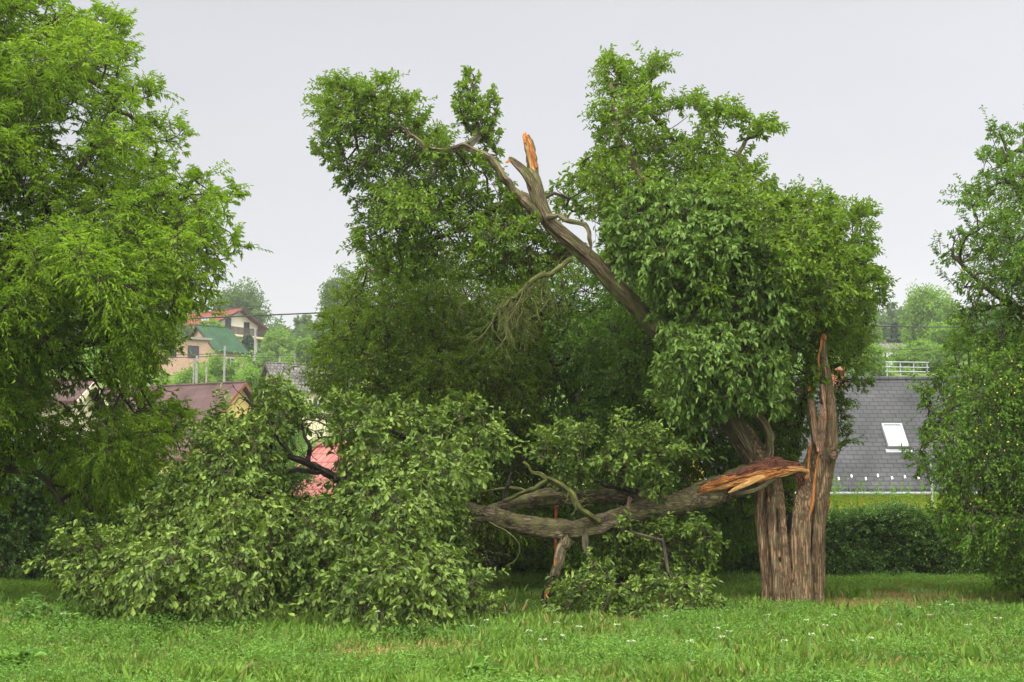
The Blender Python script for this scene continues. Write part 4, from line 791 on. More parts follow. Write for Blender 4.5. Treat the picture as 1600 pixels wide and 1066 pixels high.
# ------------------------------------------------------------------ hedges along the lower edge of the meadow
def hedge(label, x0, x1, y0, y1, h, n, mat, seed, shoots=0, L0=.05, W0=.028, nsp=20):
    r = np.random.default_rng(seed); root = empty('hedge', ((x0 + x1) / 2, (y0 + y1) / 2, 0), cat='hedge', label=label)
    x = r.uniform(x0, x1, n); face = r.random(n); t = r.random(n)
    yy = np.where(face < .62, y0 + r.uniform(0, .35, n), r.uniform(y0, y1, n)); hh = h * (.86 + .3 * vnoise(x * .9 + seed, x * 0 + 3))
    zz = np.where(face < .62, t ** .9 * hh, np.where(face < .92, hh * r.uniform(.88, 1, n), t * hh)); yy = yy + .25 * (vnoise(x * 1.1, zz * 1.4 + seed) - .5) * 2 * (face < .62)
    c = np.c_[x, yy, zz + .05]; rc = np.full(n, .30)
    l_, t_ = sprigs(c, rc * r.uniform(.7, 1.25, n), nsp, 9, L0 * 1.12, W0 * 1.15, seed, up=.35, out=None, droop=.2, hang=.15); leafmesh('foliage', l_, mat, root)
    mb = MB(); nd = np.c_[r.uniform(x0, x1, 60), r.uniform(y0 + .3, y1, 60), np.full(60, .02)]; grow(mb, nd, c, .005, seed); seg_tubes(mb, *t_, .0035, .0015, 3); mb.build('branches', M['twig'], root)
    if shoots:
        b = np.c_[r.uniform(x0, x1, shoots), r.uniform(y0 + .2, y1, shoots), np.full(shoots, h * .8)]; hgt = r.uniform(.15, 1.0, shoots) * (.5 + vnoise(b[:, 0] * .8 + 5, b[:, 0] * 0)); nl = 26
        tt = r.random((shoots, nl)); lean_ = r.normal(0, .12, (shoots, 2)); pos = b[:, None] + np.stack([lean_[:, :1] * tt, lean_[:, 1:] * tt, hgt[:, None] * tt], -1); a = shoots * nl
        A = r.normal(0, 1, (a, 3)); A[:, 2] = r.uniform(.1, 1.2, a); Nn = r.normal(0, .5, (a, 3)) + [0, -.4, .7]
        leafmesh('young_shoots', leaves(pos.reshape(a, 3), A, Nn, r.uniform(.04, .075, a), r.uniform(.016, .026, a), np.clip(r.normal(.5, .2, a), 0, 1), T_LANCE), 'shoot', root)
        E = b + np.c_[lean_, hgt]; mb = MB(); seg_tubes(mb, b, (b + E) / 2, E, .004, .0015, 3); mb.build('shoot_stems', M['stem'], root)
hedge('clipped dark green hedge with pale young shoots below the grey slate roof', 3.6, 15.5, 29.0, 30.6, 1.08, 3300, 'hedge', 301, 1150, .06, .034)
hedge('dark hedge behind the torn limb, in the shade of the fruit trees', -4.0, 3.4, 29.0, 30.4, 1.25, 1500, 'hedge', 302, 60, .06, .034)
hedge('deep green hedge at far left under the ash tree', -14.5, -4.2, 27.6, 29.6, 1.9, 2000, 'hedge', 303, 0, .06, .034)

# ------------------------------------------------------------------ houses
def at(px, d, z=None):
    x = (px - 800) / F * d
    return (x, d, float(G(x, d)) if z is None else z)
def zpx(py, d): return EYE + (HZ - py) / F * d
W_ = {k: plain(k, *v) for k, v in {'pale_plaster': ((.72, .67, .53), .9, .08, 1.5), 'cream_plaster': ((.62, .55, .38), .9, .1, 1.5), 'yellow_plaster': ((.60, .46, .17), .9, .1, 1.5), 'bright_yellow_plaster': ((.62, .47, .05), .9, .1, 1.5),
   'pink_brick': ((.40, .27, .19), .9, .2, 4), 'white_paint': ((.72, .72, .68), .6, .06, 3), 'dark_timber': ((.05, .035, .028), .8, .2, 5), 'red_brown_trim': ((.20, .07, .035), .7, .15, 5),
   'brick_chimney': ((.36, .15, .09), .9, .2, 12), 'dark_glass': ((.03, .035, .04), .12, .1, 1), 'sky_glass': ((.55, .6, .66), .08, .03, 1), 'zinc': ((.24, .25, .26), .45, .1, 3), 'concrete': ((.24, .235, .215), .9, .2, 3),
   'blue_door_paint': ((.25, .35, .50), .6, .1, 3), 'rust_red': ((.22, .05, .025), .75, .3, 9), 'cable_black': ((.02, .02, .02), .6, .1, 3), 'galvanised': ((.33, .35, .35), .4, .1, 6), 'stone_base': ((.25, .22, .19), .9, .3, 3)}.items()}
ROOF = {'slate': tile_mat('grey_slate', (.050, .051, .054), (.060, .060, .063), (.034, .034, .037), .30, .15, .75, .5, .12),
        'brown': tile_mat('brown_metal_roof', (.075, .044, .043), (.082, .048, .046), (.055, .034, .033), .35, .38, .8, .3, .05),
        'oldgrey': tile_mat('old_grey_tiles', (.085, .08, .075), (.16, .15, .14), (.05, .045, .04), .28, .30, .9, .8, .1),
        'green': tile_mat('green_roof_sheet', (.020, .056, .026), (.023, .062, .029), (.017, .049, .023), .5, 4, .8, .2, .02),
        'red': tile_mat('red_clay_tiles', (.14, .042, .026), (.165, .05, .032), (.09, .03, .02), .3, .36, .9, .5, .08),
        'pink': tile_mat('rosy_tiles', (.26, .088, .078), (.31, .115, .10), (.15, .05, .045), .24, .35, .75, .8, .06, wave=True)}
def part(mb, name, mat, root, smooth=False): return mb.build(name, mat, root, smooth, world=False)
def house(name, cat, label, loc, rz, Lx, Dy, hw, hr, wall, roof, over=.5, trim='white_paint', thick=.14, base=None):
    """gabled house; ridge along local x, local -y is the eave side facing the viewer"""
    root = empty(name, loc, rz, cat=cat, label=label); x, y = Lx / 2, Dy / 2
    mb = MB(); V = [(-x,-y,-3),(x,-y,-3),(x,y,-3),(-x,y,-3),(-x,-y,hw),(x,-y,hw),(x,y,hw),(-x,y,hw),(-x,0,hw+hr),(x,0,hw+hr)]
    mb.add(V, [[(0,1,5,4),(2,3,7,6),(4,5,9,8),(6,7,8,9)], [(1,2,6,9,5),(3,0,4,8,7)]]); part(mb, 'wall', W_[wall], root)
    sl = hr / y; X = x + over; yo = y + over; mb = MB()
    for s in (-1, 1):
        p0 = np.array([(-X, s * yo, hw - sl * over), (X, s * yo, hw - sl * over), (X, 0, hw + hr), (-X, 0, hw + hr)]) + [0, 0, .03]
        V = np.vstack([p0, p0 + [0, 0, thick]]); mb.add(V, [(0,1,2,3),(4,7,6,5),(0,4,5,1),(2,6,7,3),(1,5,6,2),(3,7,4,0)])
    ro = part(mb, 'roof', ROOF[roof], root)
    mb = MB(); mb.tube([(-X - .02, 0, hw + hr + thick + .03), (X + .02, 0, hw + hr + thick + .03)], .09, 8); rd = part(mb, 'ridge_cap', ROOF[roof], root); 
    for s in (-1, 1):
        mb = MB()
        for q in (-1, 1):
            a = np.array([s * (X + .02), q * (yo + .02), hw - sl * over - .1]); b_ = np.array([s * (X + .02), 0, hw + hr - .06]); o_ = np.array([s * .03, 0, 0]); u_ = np.array([0, 0, .26])
            V = [a, b_, b_ + u_, a + u_, a + o_, b_ + o_, b_ + o_ + u_, a + o_ + u_]; mb.add(V, [(0,1,2,3),(4,7,6,5),(0,4,5,1),(3,2,6,7),(0,3,7,4),(1,5,6,2)])
        part(mb, 'barge_board', W_[trim], root)
    return root
def window(root, c, nrm_, w, h, frame='white_paint', glass='dark_glass', name='window', bars=1):
    """c: centre on the wall (local); nrm_: 'x+','x-','y-'"""
    s = {'x+': (1, 0), 'x-': (-1, 0), 'y-': (0, -1)}[nrm_]; n = np.array([s[0], s[1], 0.]); t = np.array([-s[1], s[0], 0.]); z = np.array([0, 0, 1.]); c = np.array(c, float)
    def slab(mb, u0, u1, v0, v1, d0, d1):
        V = [c + t * u + z * v + n * d for d in (d0, d1) for (u, v) in ((u0, v0), (u1, v0), (u1, v1), (u0, v1))]; mb.add(V, [(0,3,2,1),(4,5,6,7),(0,1,5,4),(1,2,6,5),(2,3,7,6),(3,0,4,7)])
    mb = MB(); f = .07; a, b_ = w / 2, h / 2
    slab(mb, -a, a, b_ - f, b_, -.05, .05); slab(mb, -a, a, -b_, -b_ + f, -.05, .05); slab(mb, -a, -a + f, -b_ + f, b_ - f, -.05, .05); slab(mb, a - f, a, -b_ + f, b_ - f, -.05, .05)
    for k in range(bars): u = -a + w * (k + 1) / (bars + 1); slab(mb, u - .025, u + .025, -b_ + f, b_ - f, .015, .045)
    o = part(mb, name, W_[frame], root); mb = MB(); slab(mb, -a + f * .5, a - f * .5, -b_ + f * .5, b_ - f * .5, -.03, .012); part(mb, 'pane', W_[glass], o)
def chimney(root, x, y, z0, z1, s=.5, mat='brick_chimney'):
    mb = MB(); mb.box((x - s/2, y - s/2, z0), (x + s/2, y + s/2, z1)); mb.box((x - s/2 - .05, y - s/2 - .05, z1 + .002), (x + s/2 + .05, y + s/2 + .05, z1 + .1)); part(mb, 'chimney', W_[mat], root)

# slate-roofed yellow house: eave at y 765, ridge at y 592
d = 45.; ez = zpx(765, d); rzz = zpx(594, d + 4); gz = float(G(13, 47)); xa, xb = (1120 - 800) / F * d, (1585 - 800) / F * d
sh = house('slate_roof_house', 'house', 'yellow house with a large dark grey slate roof and one skylight', ((xa + xb) / 2, d + 4, gz), 0, xb - xa, 7.4, ez - gz + .14, rzz - (ez + .14) - .14, 'bright_yellow_plaster', 'slate', .3, 'white_paint')
hw_, hr_ = ez - gz + .14, rzz - ez - .28; sl = hr_ / 3.7
def roofz(y): return hw_ + hr_ + sl * y + .03 + .14       # local y negative on this side
cx0 = (xa + xb) / 2
def onroof(px, py):
    kk = (HZ - py) / F; yl = (EYE + kk * (d + 4) - gz - roofz(0)) / (sl - kk)
    Yw = d + 4 + yl; return np.array([(px - 800) / F * Yw - cx0, yl, roofz(yl)])
tn = nrm([0, 1, sl]); nn_ = nrm([0, -sl, 1])
def roofbox(mb, c, w, l, h, h0=0.):
    V = [c + np.array([u, 0, 0]) + tn * v + nn_ * q for q in (h0, h) for (u, v) in ((-w/2, -l/2), (w/2, -l/2), (w/2, l/2), (-w/2, l/2))]; mb.add(V, [(0,3,2,1),(4,5,6,7),(0,1,5,4),(1,2,6,5),(2,3,7,6),(3,0,4,7)])
c0 = onroof(1397, 684); mb = MB()
for (u, v, w_, l_) in ((-.30, 0, .07, 1.15), (.30, 0, .07, 1.15), (0, .54, .53, .07), (0, -.54, .53, .07)): roofbox(mb, c0 + [u, 0, 0] + tn * v, w_, l_, .12)
roofbox(mb, c0 - tn * .68, .86, .16, .02)
k_ = part(mb, 'skylight', W_['zinc'], sh); mb = MB(); roofbox(mb, c0, .54, 1.02, .075, .02); part(mb, 'pane', W_['sky_glass'], k_)
for px_, py_ in ((1308,750),(1328,746),(1350,750),(1369,745),(1391,749),(1411,747),(1432,748),(1473,747),(1288,747),(1452,752)):
    mb = MB(); q = onroof(px_, py_); roofbox(mb, q, .04, .12, .06); part(mb, 'snow_guard', W_['white_paint'], sh)
mb = MB(); mb.tube([(xa - cx0 - .3, -4.07, hw_ - sl * .3 + .02), (xb - cx0 + .3, -4.07, hw_ - sl * .3 + .02)], .05, 8); part(mb, 'gutter', W_['zinc'], sh)
mb = MB(); xq = (1452 - 800) / F * 44.8 - cx0; mb.tube([(xq, -4.25, -.5), (xq, -4.25, hw_ + .75)], .035, 8); part(mb, 'drainpipe', W_['galvanised'], sh)
chimney(sh, (1303 - 800) / F * 49 - cx0, .1, hw_ + hr_ - .3, hw_ + hr_ + .45, .75)

# brown-roofed yellow gable house
d = 86.; zr = zpx(598, d); gz = float(G(-18, d)); l0 = at(377, d)
rz = R(-30); Lx = 12.; hr_ = 4.3; hwb = zr - gz - hr_ - .17
cxy = np.array([l0[0], d]) - np.array([math.cos(rz), math.sin(rz)]) * (Lx / 2 + .2)
bh = house('brown_roof_house', 'house', 'house with a purplish brown roof and a yellow gable trimmed in red-brown', (cxy[0], cxy[1], gz), rz, Lx, 9.6, hwb, hr_, 'yellow_plaster', 'brown', .45, 'red_brown_trim')
window(bh, (Lx/2, 0, hwb + 1.0), 'x+', .6, .6, 'white_paint'); window(bh, (-1, -4.8, hwb - 1.2), 'y-', 1.1, 1.1, 'white_paint'); window(bh, (2.5, -4.8, hwb - 1.2), 'y-', 1.1, 1.1, 'white_paint')

# old cottage with grey mossy tiles
d = 113.; zr = zpx(568, d); gz = float(G(-17, d)) - .3; rz = R(28); Lx = 8.5; hr_ = 2.0; hwo = zr - gz - hr_ - .15; l0 = at(420, d)
cxy = np.array([l0[0], d]) + np.array([math.cos(rz), math.sin(rz)]) * (Lx / 2)
oh = house('old_cottage', 'house', 'old cottage with a mottled grey tile roof and cream gable on the slope', (cxy[0], cxy[1], gz), rz, Lx, 4.6, hwo, hr_, 'cream_plaster', 'oldgrey', .35, 'dark_timber')
window(oh, (-Lx/2, 0, hwo + .7), 'x-', .35, .6, 'dark_timber', bars=0); window(oh, (-Lx/2, -.8, hwo - .2), 'x-', .5, .5, 'dark_timber'); window(oh, (-1, -2.3, hwo - 1.2), 'y-', .9, 1.0, 'white_paint')
chimney(oh, 3.0, 0, hwo + hr_ - .2, hwo + hr_ + 1.0, .6)

# green-roofed house of pinkish brick
d = 158.; zr = zpx(513, d); gz = float(G(-34, d)); rz = R(42); Lx = 3.4; hr_ = 2.9; hwg = zr - gz - hr_ - .15; l0 = at(308, d)
cxy = np.array([l0[0], d]) + np.array([math.cos(rz), math.sin(rz)]) * (Lx / 2)
gh = house('green_roof_house', 'house', 'pinkish brick house with a plain dark green roof on the hillside', (cxy[0], cxy[1], gz), rz, Lx, 8.0, max(hwg, 1.5), hr_, 'pink_brick', 'green', .4, 'dark_timber')
window(gh, (-Lx/2, .6, hwg + .7), 'x-', 1.5, 1.3, 'white_paint'); window(gh, (-Lx/2, -2.2, hwg - 1.2), 'x-', 1.2, 1.3, 'white_paint'); window(gh, (0, -4, hwg - 1.0), 'y-', 1.2, 1.2, 'white_paint')
# flat-roofed annex to its left
d = 150.; ax_ = at(268, d); an = empty('annex', ax_, R(30), cat='house', label='low pinkish house wing showing between the ash leaves left of the green roof')
za = zpx(533, d) - ax_[2]; mb = MB(); mb.box((-2.6, -2.5, -2), (3.0, 2.5, za)); part(mb, 'wall', W_['pink_brick'], an); mb = MB(); mb.box((-2.9, -2.8, za + .004), (3.3, 2.8, za + .22)); part(mb, 'roof', W_['concrete'], an)
window(an, (-1, -2.5, za - 1.3), 'y-', 1.2, 1.3, 'dark_timber'); window(an, (1.4, -2.5, za - 1.3), 'y-', 1.2, 1.3, 'dark_timber')

# villa with red roof and balcony
d = 200.; zr = zpx(482, d); gz = float(G(-40, d)) - .5; rz = R(-35); Lx = 9.; hr_ = 1.9; hv = zr - gz - hr_ - .17; l0 = at(375, d)
cxy = np.array([l0[0], d]) - np.array([math.cos(rz), math.sin(rz)]) * (Lx / 2 + .9)
vh = house('villa', 'house', 'cream villa with a shallow red tile roof and dark balcony, highest on the hillside', (cxy[0], cxy[1], gz), rz, Lx, 8., hv, hr_, 'pale_plaster', 'red', 1.1, 'dark_timber', thick=.2)
fz = zpx(524, d) - gz; mb = MB(); mb.box((Lx/2 + .003, -4.8, fz - .25), (Lx/2 + 1.4, 4.2, fz)); mb.box((-1.2, -4.9, fz - .25), (Lx/2, -4.003, fz)); part(mb, 'balcony_floor', W_['cream_plaster'], vh)
mb = MB()
for yb in np.arange(-4.7, 4.2, .24): mb.box((Lx/2 + 1.3, yb, fz + .004), (Lx/2 + 1.36, yb + .15, fz + .95))
for xb_ in np.arange(-1.1, Lx/2 + 1.3, .24): mb.box((xb_, -4.86, fz + .004), (xb_ + .15, -4.8, fz + .95))
mb.box((Lx/2 + 1.26, -4.9, fz + .97), (Lx/2 + 1.4, 4.2, fz + 1.05)); part(mb, 'balcony_railing', W_['dark_timber'], vh)
window(vh, (Lx/2, -1.8, fz + 1.3), 'x+', 1.1, 2.2, 'dark_timber', name='balcony_door'); window(vh, (Lx/2, 1.8, fz + 1.3), 'x+', 1.1, 1.6, 'dark_timber'); window(vh, (2.2, -4, fz + 1.2), 'y-', 1.3, 2.2, 'white_paint', 'blue_door_paint', 'glazed_door'); window(vh, (-2.0, -4, fz + 1.2), 'y-', 1.1, 1.2)
mb = MB(); mb.box((Lx/2 + .2, -4.2, -2), (Lx/2 + 1.0, -3.4, fz - .26)); part(mb, 'pillar', W_['brick_chimney'], vh)

# low house with rosy tiles just beyond the hedge
d = 40.; zr = zpx(698, d); gz = float(G(-6, d)); rz = R(-38); Lx = 4.0; hr_ = 2.1; l0 = at(512, d); hp = zr - gz - hr_ - .15
ph = house('garden_house', 'house', 'low garden house with rosy red tiles showing through the lying crown', (l0[0] + math.cos(rz) * Lx / 2, d + math.sin(rz) * Lx / 2, gz), rz, Lx, 6.0, max(hp, 1.2), hr_, 'cream_plaster', 'pink', .35, 'red_brown_trim')
window(ph, (0, -3.0, .6), 'y-', .8, .7)
# pale yellow house behind the ash
d = 52.; gz = float(G(-20, d)); yh = house('pale_house', 'house', 'pale yellow house with a brown roof glimpsed through gaps in the ash tree', ((10 - 800) / F * d, d, gz), R(4), 5.5, 5, zpx(636, d) - gz, .8, 'cream_plaster', 'brown', .4, 'cream_plaster')
window(yh, (-1.2, -2.5, 2.0), 'y-', 1.2, 1.3); window(yh, (1.6, -2.5, 2.0), 'y-', 1.2, 1.3)
# small white-walled house far right, and shed on the left slope
d = 165.; z_ = zpx(543, d); gz = float(G(43, d)); fh = house('far_cottage', 'house', 'tiny white cottage at the foot of the big trees on the right-hand slope', ((1380 - 800) / F * d, d, gz), R(15), 5, 4, max(z_ - gz - .5, 1.2), .8, 'white_paint', 'oldgrey', .3)
window(fh, (0, -2, .8), 'y-', .8, .8)
d = 236.; wk = empty('garden_shed', at(440, d), R(10), cat='shed', label='tiny pale shed at the top of the dry terrace on the slope'); zs = zpx(528, d) - wk.location.z
zs = float(np.clip(zs, 1.0, 1.6)); mb = MB(); mb.box((-.5, -.4, -1), (.5, .4, zs)); part(mb, 'wall', W_['white_paint'], wk); mb = MB(); mb.box((-.6, -.5, zs + .004), (.6, .5, zs + .12)); part(mb, 'roof', W_['dark_timber'], wk)
mb = MB(); mb.box((-.2, -.44, -.2), (.2, -.403, zs - .25)); part(mb, 'door', W_['dark_timber'], wk)

# ------------------------------------------------------------------ posts, cables, pipes, railing
def post(px, ytop, d, w, label, name='concrete_post', mat='concrete', cap=None):
    b_ = at(px, d); h = zpx(ytop, d) - b_[2]; r0 = empty(name, b_, 0, cat='post', label=label)
    mb = MB(); mb.add(*_taper(w, h)); part(mb, 'shaft', W_[mat], r0); mb = MB(); mb.box((-w * .62, -w * .5, h * .93), (w * .62, w * .5, h * .93 + w * .35)); part(mb, 'cable_clamp', W_['zinc'], r0); return r0
def _taper(w, h):
    a, b_ = w / 2, w * .36; return [(-a,-a,-.5),(a,-a,-.5),(a,a,-.5),(-a,a,-.5),(-b_,-b_,h),(b_,-b_,h),(b_,b_,h),(-b_,b_,h)], [(0,3,2,1),(4,5,6,7),(0,1,5,4),(1,2,6,5),(2,3,7,6),(3,0,4,7)]
post(396.5, 512, 150, .24, 'grey concrete pole standing right of the blue spruce')
post(349, 541, 128, .20, 'grey concrete pole in front of the green-roofed house')
post(305.5, 556, 110, .20, 'taller of the twin pale poles behind the brown roof ridge')
post(301, 560, 110.6, .13, 'thinner of the twin pale poles behind the brown roof ridge')
post(321, 572, 108, .14, 'short weathered post between the twin poles and the taller grey pole', mat='stone_base')
post(435.5, 559, 118, .16, 'short grey post rising behind the old cottage roof')
post(459, 553, 135, .16, 'faint grey post on the dry terrace')
up_ = post(1100, 478, 62, .26, 'grey concrete utility pole hidden behind the fruit trees', 'utility_pole')
def cable(pts, r, label, n=5, group=None):
    A = np.array([np.array(P(px, py, d)) for px, py, d in pts]); p = spline(A, 1.0); o = None
    mb = MB(); mb.tube(p, r, n); o = mb.build('overhead_cable', W_['cable_black'], None); tag(o, label, 'cable', group); return o
cable([(-250,517,62),(0,512,62),(150,506,62),(300,498,62),(430,492,62),(560,487,62),(700,485,62),(900,482,62),(1100,480,62)], .032, 'thick black overhead cable crossing in front of the red-roofed villa')
cable([(1100,480,62),(1200,496,62),(1330,508,62),(1500,511,62),(1750,506,62)], .028, 'thick black overhead cable above the slate roof on the right')
cable([(200,556,111),(305,554,110),(349,552,128),(420,555,130),(560,556,135)], .03, 'thin cable strung between the grey poles, upper of two')
cable([(200,560,111),(305,558,110),(349,556,128),(420,559,130),(560,560,135)], .03, 'thin cable strung between the grey poles, lower of two')
cable([(1300,543,120),(1400,546,120),(1520,545,120)], .025, 'thin faint cable in front of the far trees on the right')
# red pipe standing behind the torn limb
b_ = P(869, 905, 24.5); rp_ = empty('red_pole', (b_[0], b_[1], 0), cat='pole', label='rusty red metal pole standing upright behind the torn limb')
mb = MB(); mb.tube([(0, 0, -.2), (0, 0, 1.2), (.012, 0, zpx(700, 24.5))], .027, 10); part(mb, 'shaft', W_['rust_red'], rp_)
mb = MB(); mb.tube([(.008, 0, 1.45), (.008, 0, 1.55)], .05, 10); part(mb, 'collar', W_['rust_red'], rp_)
# galvanised railing on the right-hand slope
d = 80.; x0, x1 = (1388 - 800) / F * d, (1451 - 800) / F * d; zb = zpx(590, d); xm = (x0 + x1) / 2
rl = empty('metal_railing', (xm, d, float(G(xm, d))), cat='railing', label='pale galvanised metal railing on the grassy slope above the slate roof')
zl = lambda py: zpx(py, d) - float(G(xm, d))
for k in range(4):
    mb = MB(); xx = x0 - xm + (x1 - x0) * k / 3; mb.tube([(xx, 0, -.3), (xx, 0, zl(566))], .035, 6); part(mb, 'post', W_['galvanised'], rl)
for py_ in (566, 574, 581):
    mb = MB(); mb.tube([(x0 - xm - .1, -.05, zl(py_)), (x1 - xm + .1, -.05, zl(py_ + 1))], .028, 6); part(mb, 'rail', W_['galvanised'], rl)
# cut log at the right edge
lg = P(1597, 936, 22.5); mb = MB(); 
lgo = empty('cut_log', (lg[0], lg[1], 0), cat='log', label='short brown cut log lying in the grass at the right edge'); mb.tube([(-.07, 0, .07), (.1, .02, .08), (.35, .05, .08)], .085, 12, wob=.15); part(mb, 'log_bark', M['bark_dark'], lgo); mb = MB(); mb.tube([(-.074, 0, .07), (-.07, 0, .07)], .078, 12); part(mb, 'cut_face', M['torn'], lgo)

# ------------------------------------------------------------------ trees and shrubs on the hill
def blob(r, c, rad, ncl, nl, sz, conif=False):
    """leaf clumps through an uneven ellipsoid crown; returns leaves"""
    c = np.array(c); rad = np.array(rad); d = sphere_dirs(r, ncl); rr = r.random(ncl) ** .35
    if conif:
        h = r.random(ncl) ** 1.35; a = r.uniform(0, 2 * pi, ncl); w = (1 - h) * r.uniform(.55, 1.05, ncl)
        cc = c + np.c_[np.cos(a) * w * rad[0], np.sin(a) * w * rad[1], (h * 2 - 1) * rad[2]]; cs = .22 * rad[0] * np.ones(ncl)
    else:
        lob = 1 + .22 * np.sin(d[:, 0] * 5 + c[0]) * np.cos(d[:, 2] * 4 + c[1]); cc = c + d * rad * (rr * lob)[:, None]; cs = .26 * rad.min() * r.uniform(.6, 1.3, ncl)
    k = ncl * nl; i_ = np.repeat(np.arange(ncl), nl); o = sphere_dirs(r, k) * (r.random(k) ** .5 * cs[i_])[:, None]; 
    if conif: o[:, 2] *= .35
    A = o + r.normal(0, .3, (k, 3)) * cs[i_][:, None]; A[:, 2] -= .3 * cs[i_]; Nn = np.c_[r.normal(0, .5, k), r.normal(0, .5, k) - .2, np.full(k, .8)]
    ti = np.clip(r.normal(.5, .15, ncl)[i_] + r.normal(0, .12, k), 0, 1)
    return leaves(cc[i_] + o, A, Nn, sz * r.uniform(.7, 1.3, k), sz * .55 * r.uniform(.7, 1.3, k), ti)
def hill_tree(px, ytop, d, wpx, label, mat='far', kind='round', seed=0, cat='tree', name='hillside_tree', sz=None, ybot=None, dens=1.0):
    r = np.random.default_rng(900 + seed); x, y, z = at(px, d); zt = zpx(ytop, d); w_ = wpx / F * d / 2; root = empty(name, (x, y, z), cat=cat, label=label); h = max(zt - z, .8)
    sz = sz or d * .0021; low = kind == 'bush'; zb = z + (0.0 if low or kind == 'cone' else min(.22 * h, 2)); hc = (zt - zb) / 2
    ncl = int(dens * np.clip(130 * (wpx * (hc * 2 / d * F)) / 4000, 70, 420)); rad = (w_, w_, hc)
    leafmesh('foliage', blob(r, (x, y, zb + hc), rad, ncl, 34, sz, kind == 'cone'), mat, root)
    mb = MB(); mb.tube([(x, y, z - .3), (x + .1, y, z + h * .4), (x, y, z + h * .8)], [max(.05, h * .028), max(.04, h * .02), .03], 7); mb.build('trunk', M['bark_dark'], root)
H = hill_tree
H(368, 443, 245, 85, 'broad round-headed tree on the skyline behind the red-roofed villa', seed=1)
H(527, 424, 225, 62, 'tall airy tree on the skyline just left of the plum tree', seed=2)
H(553, 452, 205, 60, 'darker bushy tree behind the plum tree top', seed=3)
H(385, 524, 172, 44, 'layered blue-green spruce beside the cream villa', 'spruce', 'cone', 4, name='blue_spruce', sz=.28, dens=2)
H(432, 515, 185, 46, 'bright green rounded tree on the slope right of the concrete pole', 'farlight', seed=5)
H(410, 560, 140, 58, 'wide low green shrub above the brown roof', 'far', 'bush', 6, 'shrub', 'shrub')
H(478, 527, 165, 32, 'pale silvery green small tree beside the dry terrace', 'farlight', seed=7)
H(345, 558, 135, 50, 'leafy green vine thicket below the green-roofed house', 'farlight', 'bush', 8, 'shrub', 'shrub')
H(392, 580, 118, 62, 'yellow-green shrub between brown roof and old cottage', 'farlight', 'bush', 9, 'shrub', 'shrub')
H(300, 575, 125, 60, 'soft green bush behind the twin pale poles', 'farlight', 'bush', 10, 'shrub', 'shrub')
H(443, 593, 104, 70, 'green bush in front of the cream cottage gable', 'farlight', 'bush', 11, 'shrub', 'shrub')
H(272, 505, 165, 60, 'mid green garden tree left of the green-roofed house', seed=12)
H(520, 540, 120, 60, 'deep green bush right of the old cottage', 'far', 'bush', 13, 'shrub', 'shrub')
H(322, 500, 178, 50, 'small bright tree between the villa and the green roof', 'farlight', seed=14)
H(500, 500, 190, 60, 'dense mid green tree above the old cottage chimney', 'far', seed=15)
H(1458, 447, 175, 82, 'largest round pale green tree on the right-hand skyline', 'farlight', seed=21, dens=1.3)
H(1423, 488, 180, 40, 'dark narrow conifer left of the largest pale tree', 'far', 'cone', 22, name='conifer')
H(1402, 500, 183, 26, 'slim dark conifer half hidden on the right-hand skyline', 'spruce', 'cone', 23, name='conifer')
H(1368, 470, 170, 40, 'tall slender pale tree right of the broken tree crown', 'farlight', 'cone', 24)
H(1345, 500, 160, 50, 'hazy green tree low behind the right side of the crown', 'far', seed=25)
H(1368, 540, 120, 50, 'small orchard tree above the slate roof ridge', 'farlight', seed=26)
H(1488, 500, 150, 70, 'full green tree beside the right edge plum tree', 'farlight', seed=27)
H(1440, 535, 140, 100, 'long low bright hedge-like shrub behind the metal railing', 'farlight', 'bush', 28, 'shrub', 'shrub')
H(1340, 560, 100, 60, 'leafy shrub close behind the slate roof chimney', 'far', 'bush', 29, 'shrub', 'shrub')
H(560, 600, 75, 120, 'broad dark bush beyond the hedge behind the plum tree', 'far', 'bush', 30, 'shrub', 'shrub', sz=.12)
H(100, 690, 47, 260, 'dark bushes behind the ash trunk', 'far', 'bush', 31, 'shrub', 'shrub', sz=.12, dens=1.4)
H(400, 660, 62, 200, 'mass of green garden shrubs behind the lying crown', 'far', 'bush', 32, 'shrub', 'shrub', sz=.13, dens=1.4)
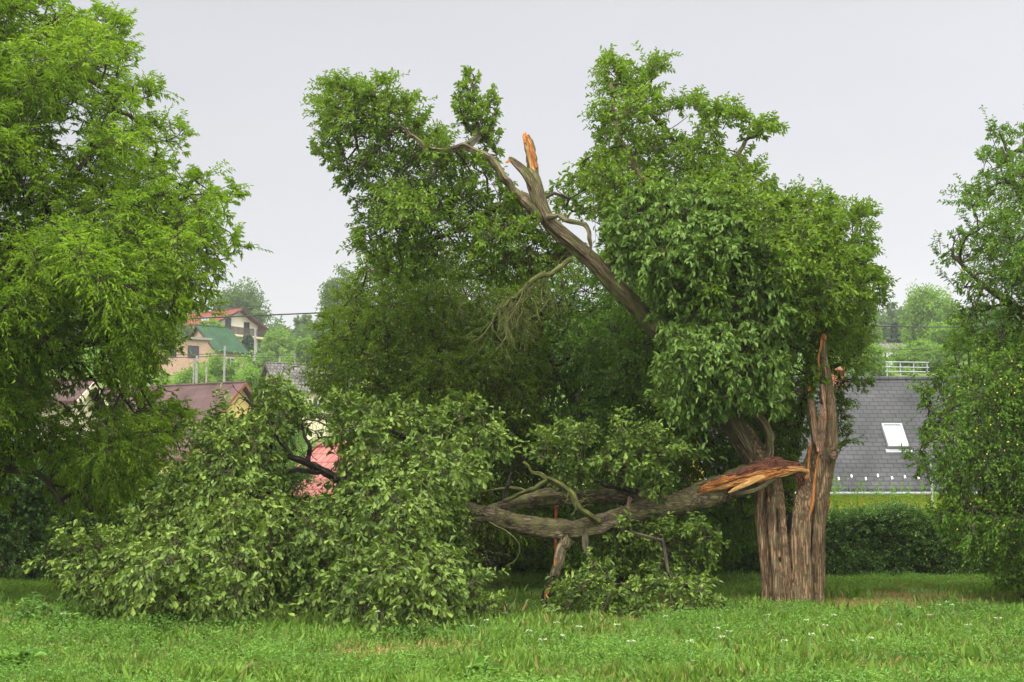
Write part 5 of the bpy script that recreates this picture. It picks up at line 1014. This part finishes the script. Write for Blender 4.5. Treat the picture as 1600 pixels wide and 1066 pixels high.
H(1130, 540, 90, 240, 'big tree mass beyond the slate-roofed house, behind the broken crown', 'far', seed=33)
H(900, 480, 110, 320, 'wide tree mass on the slope behind the central fruit tree', 'far', seed=34)
H(700, 470, 130, 320, 'wide tree mass on the slope behind the plum tree', 'far', seed=35)
H(-60, 480, 140, 300, 'tall trees beyond the pale yellow house at far left', 'far', seed=36)
H(1640, 470, 130, 260, 'tall trees on the slope beyond the right edge plum tree', 'far', seed=37)
# far wood that reads as one mass
r = np.random.default_rng(77); parts = []
for k in range(330):
    d = r.uniform(228, 300); x = r.uniform(-.62, .62) * d; hh = r.uniform(5, 8.5); w_ = r.uniform(2.2, 4.2); z = float(G(x, d)); con = r.random() < .4
    if con: w_ *= .65; hh *= 1.05
    parts.append(blob(r, (x, d, z + hh / 2), (w_, w_, hh / 2), 55 if con else 60, 20, .75, con))
o = leafmesh('woodland', parts, 'far', None); tag(o, 'distant mixed woodland of small conifers and broadleaves along the hill crest', 'woodland', kind='stuff')
# rough scrub on the slope
parts = []
for k in range(900):
    d = r.uniform(64, 225); x = r.uniform(-.5, .5) * d; w_ = r.uniform(.8, 2.6); hh = r.uniform(.5, 1.9)
    px = 800 + x / d * F
    if 1340 < px < 1520 and d < 150: hh *= .35
    parts.append(blob(r, (x, d, float(G(x, d)) + hh * .35), (w_, w_, hh), 12, 20, .10 + d * .0017, False))
o = leafmesh('hill_scrub', parts, 'farlight', None); tag(o, 'rough green scrub and long grass covering the hillside', 'scrub', kind='stuff')

# ------------------------------------------------------------------ damp air over the valley
hm, N, L = mat_new('damp_air'); N.remove(N['Principled BSDF']); pv = N.new('ShaderNodeVolumePrincipled'); pv.inputs['Density'].default_value = .00035
pv.inputs['Color'].default_value = (.96, .96, .96, 1); pv.inputs['Anisotropy'].default_value = .2; L.new(pv.outputs[0], N['Material Output'].inputs['Volume'])
mb = MB(); mb.box((-470, -40, -8), (480, 640, 62)); hz = mb.build('haze', hm, None); tag(hz, kind='stuff', label='thin damp haze hanging over the valley', cat='haze'); hz.display_type = 'WIRE'
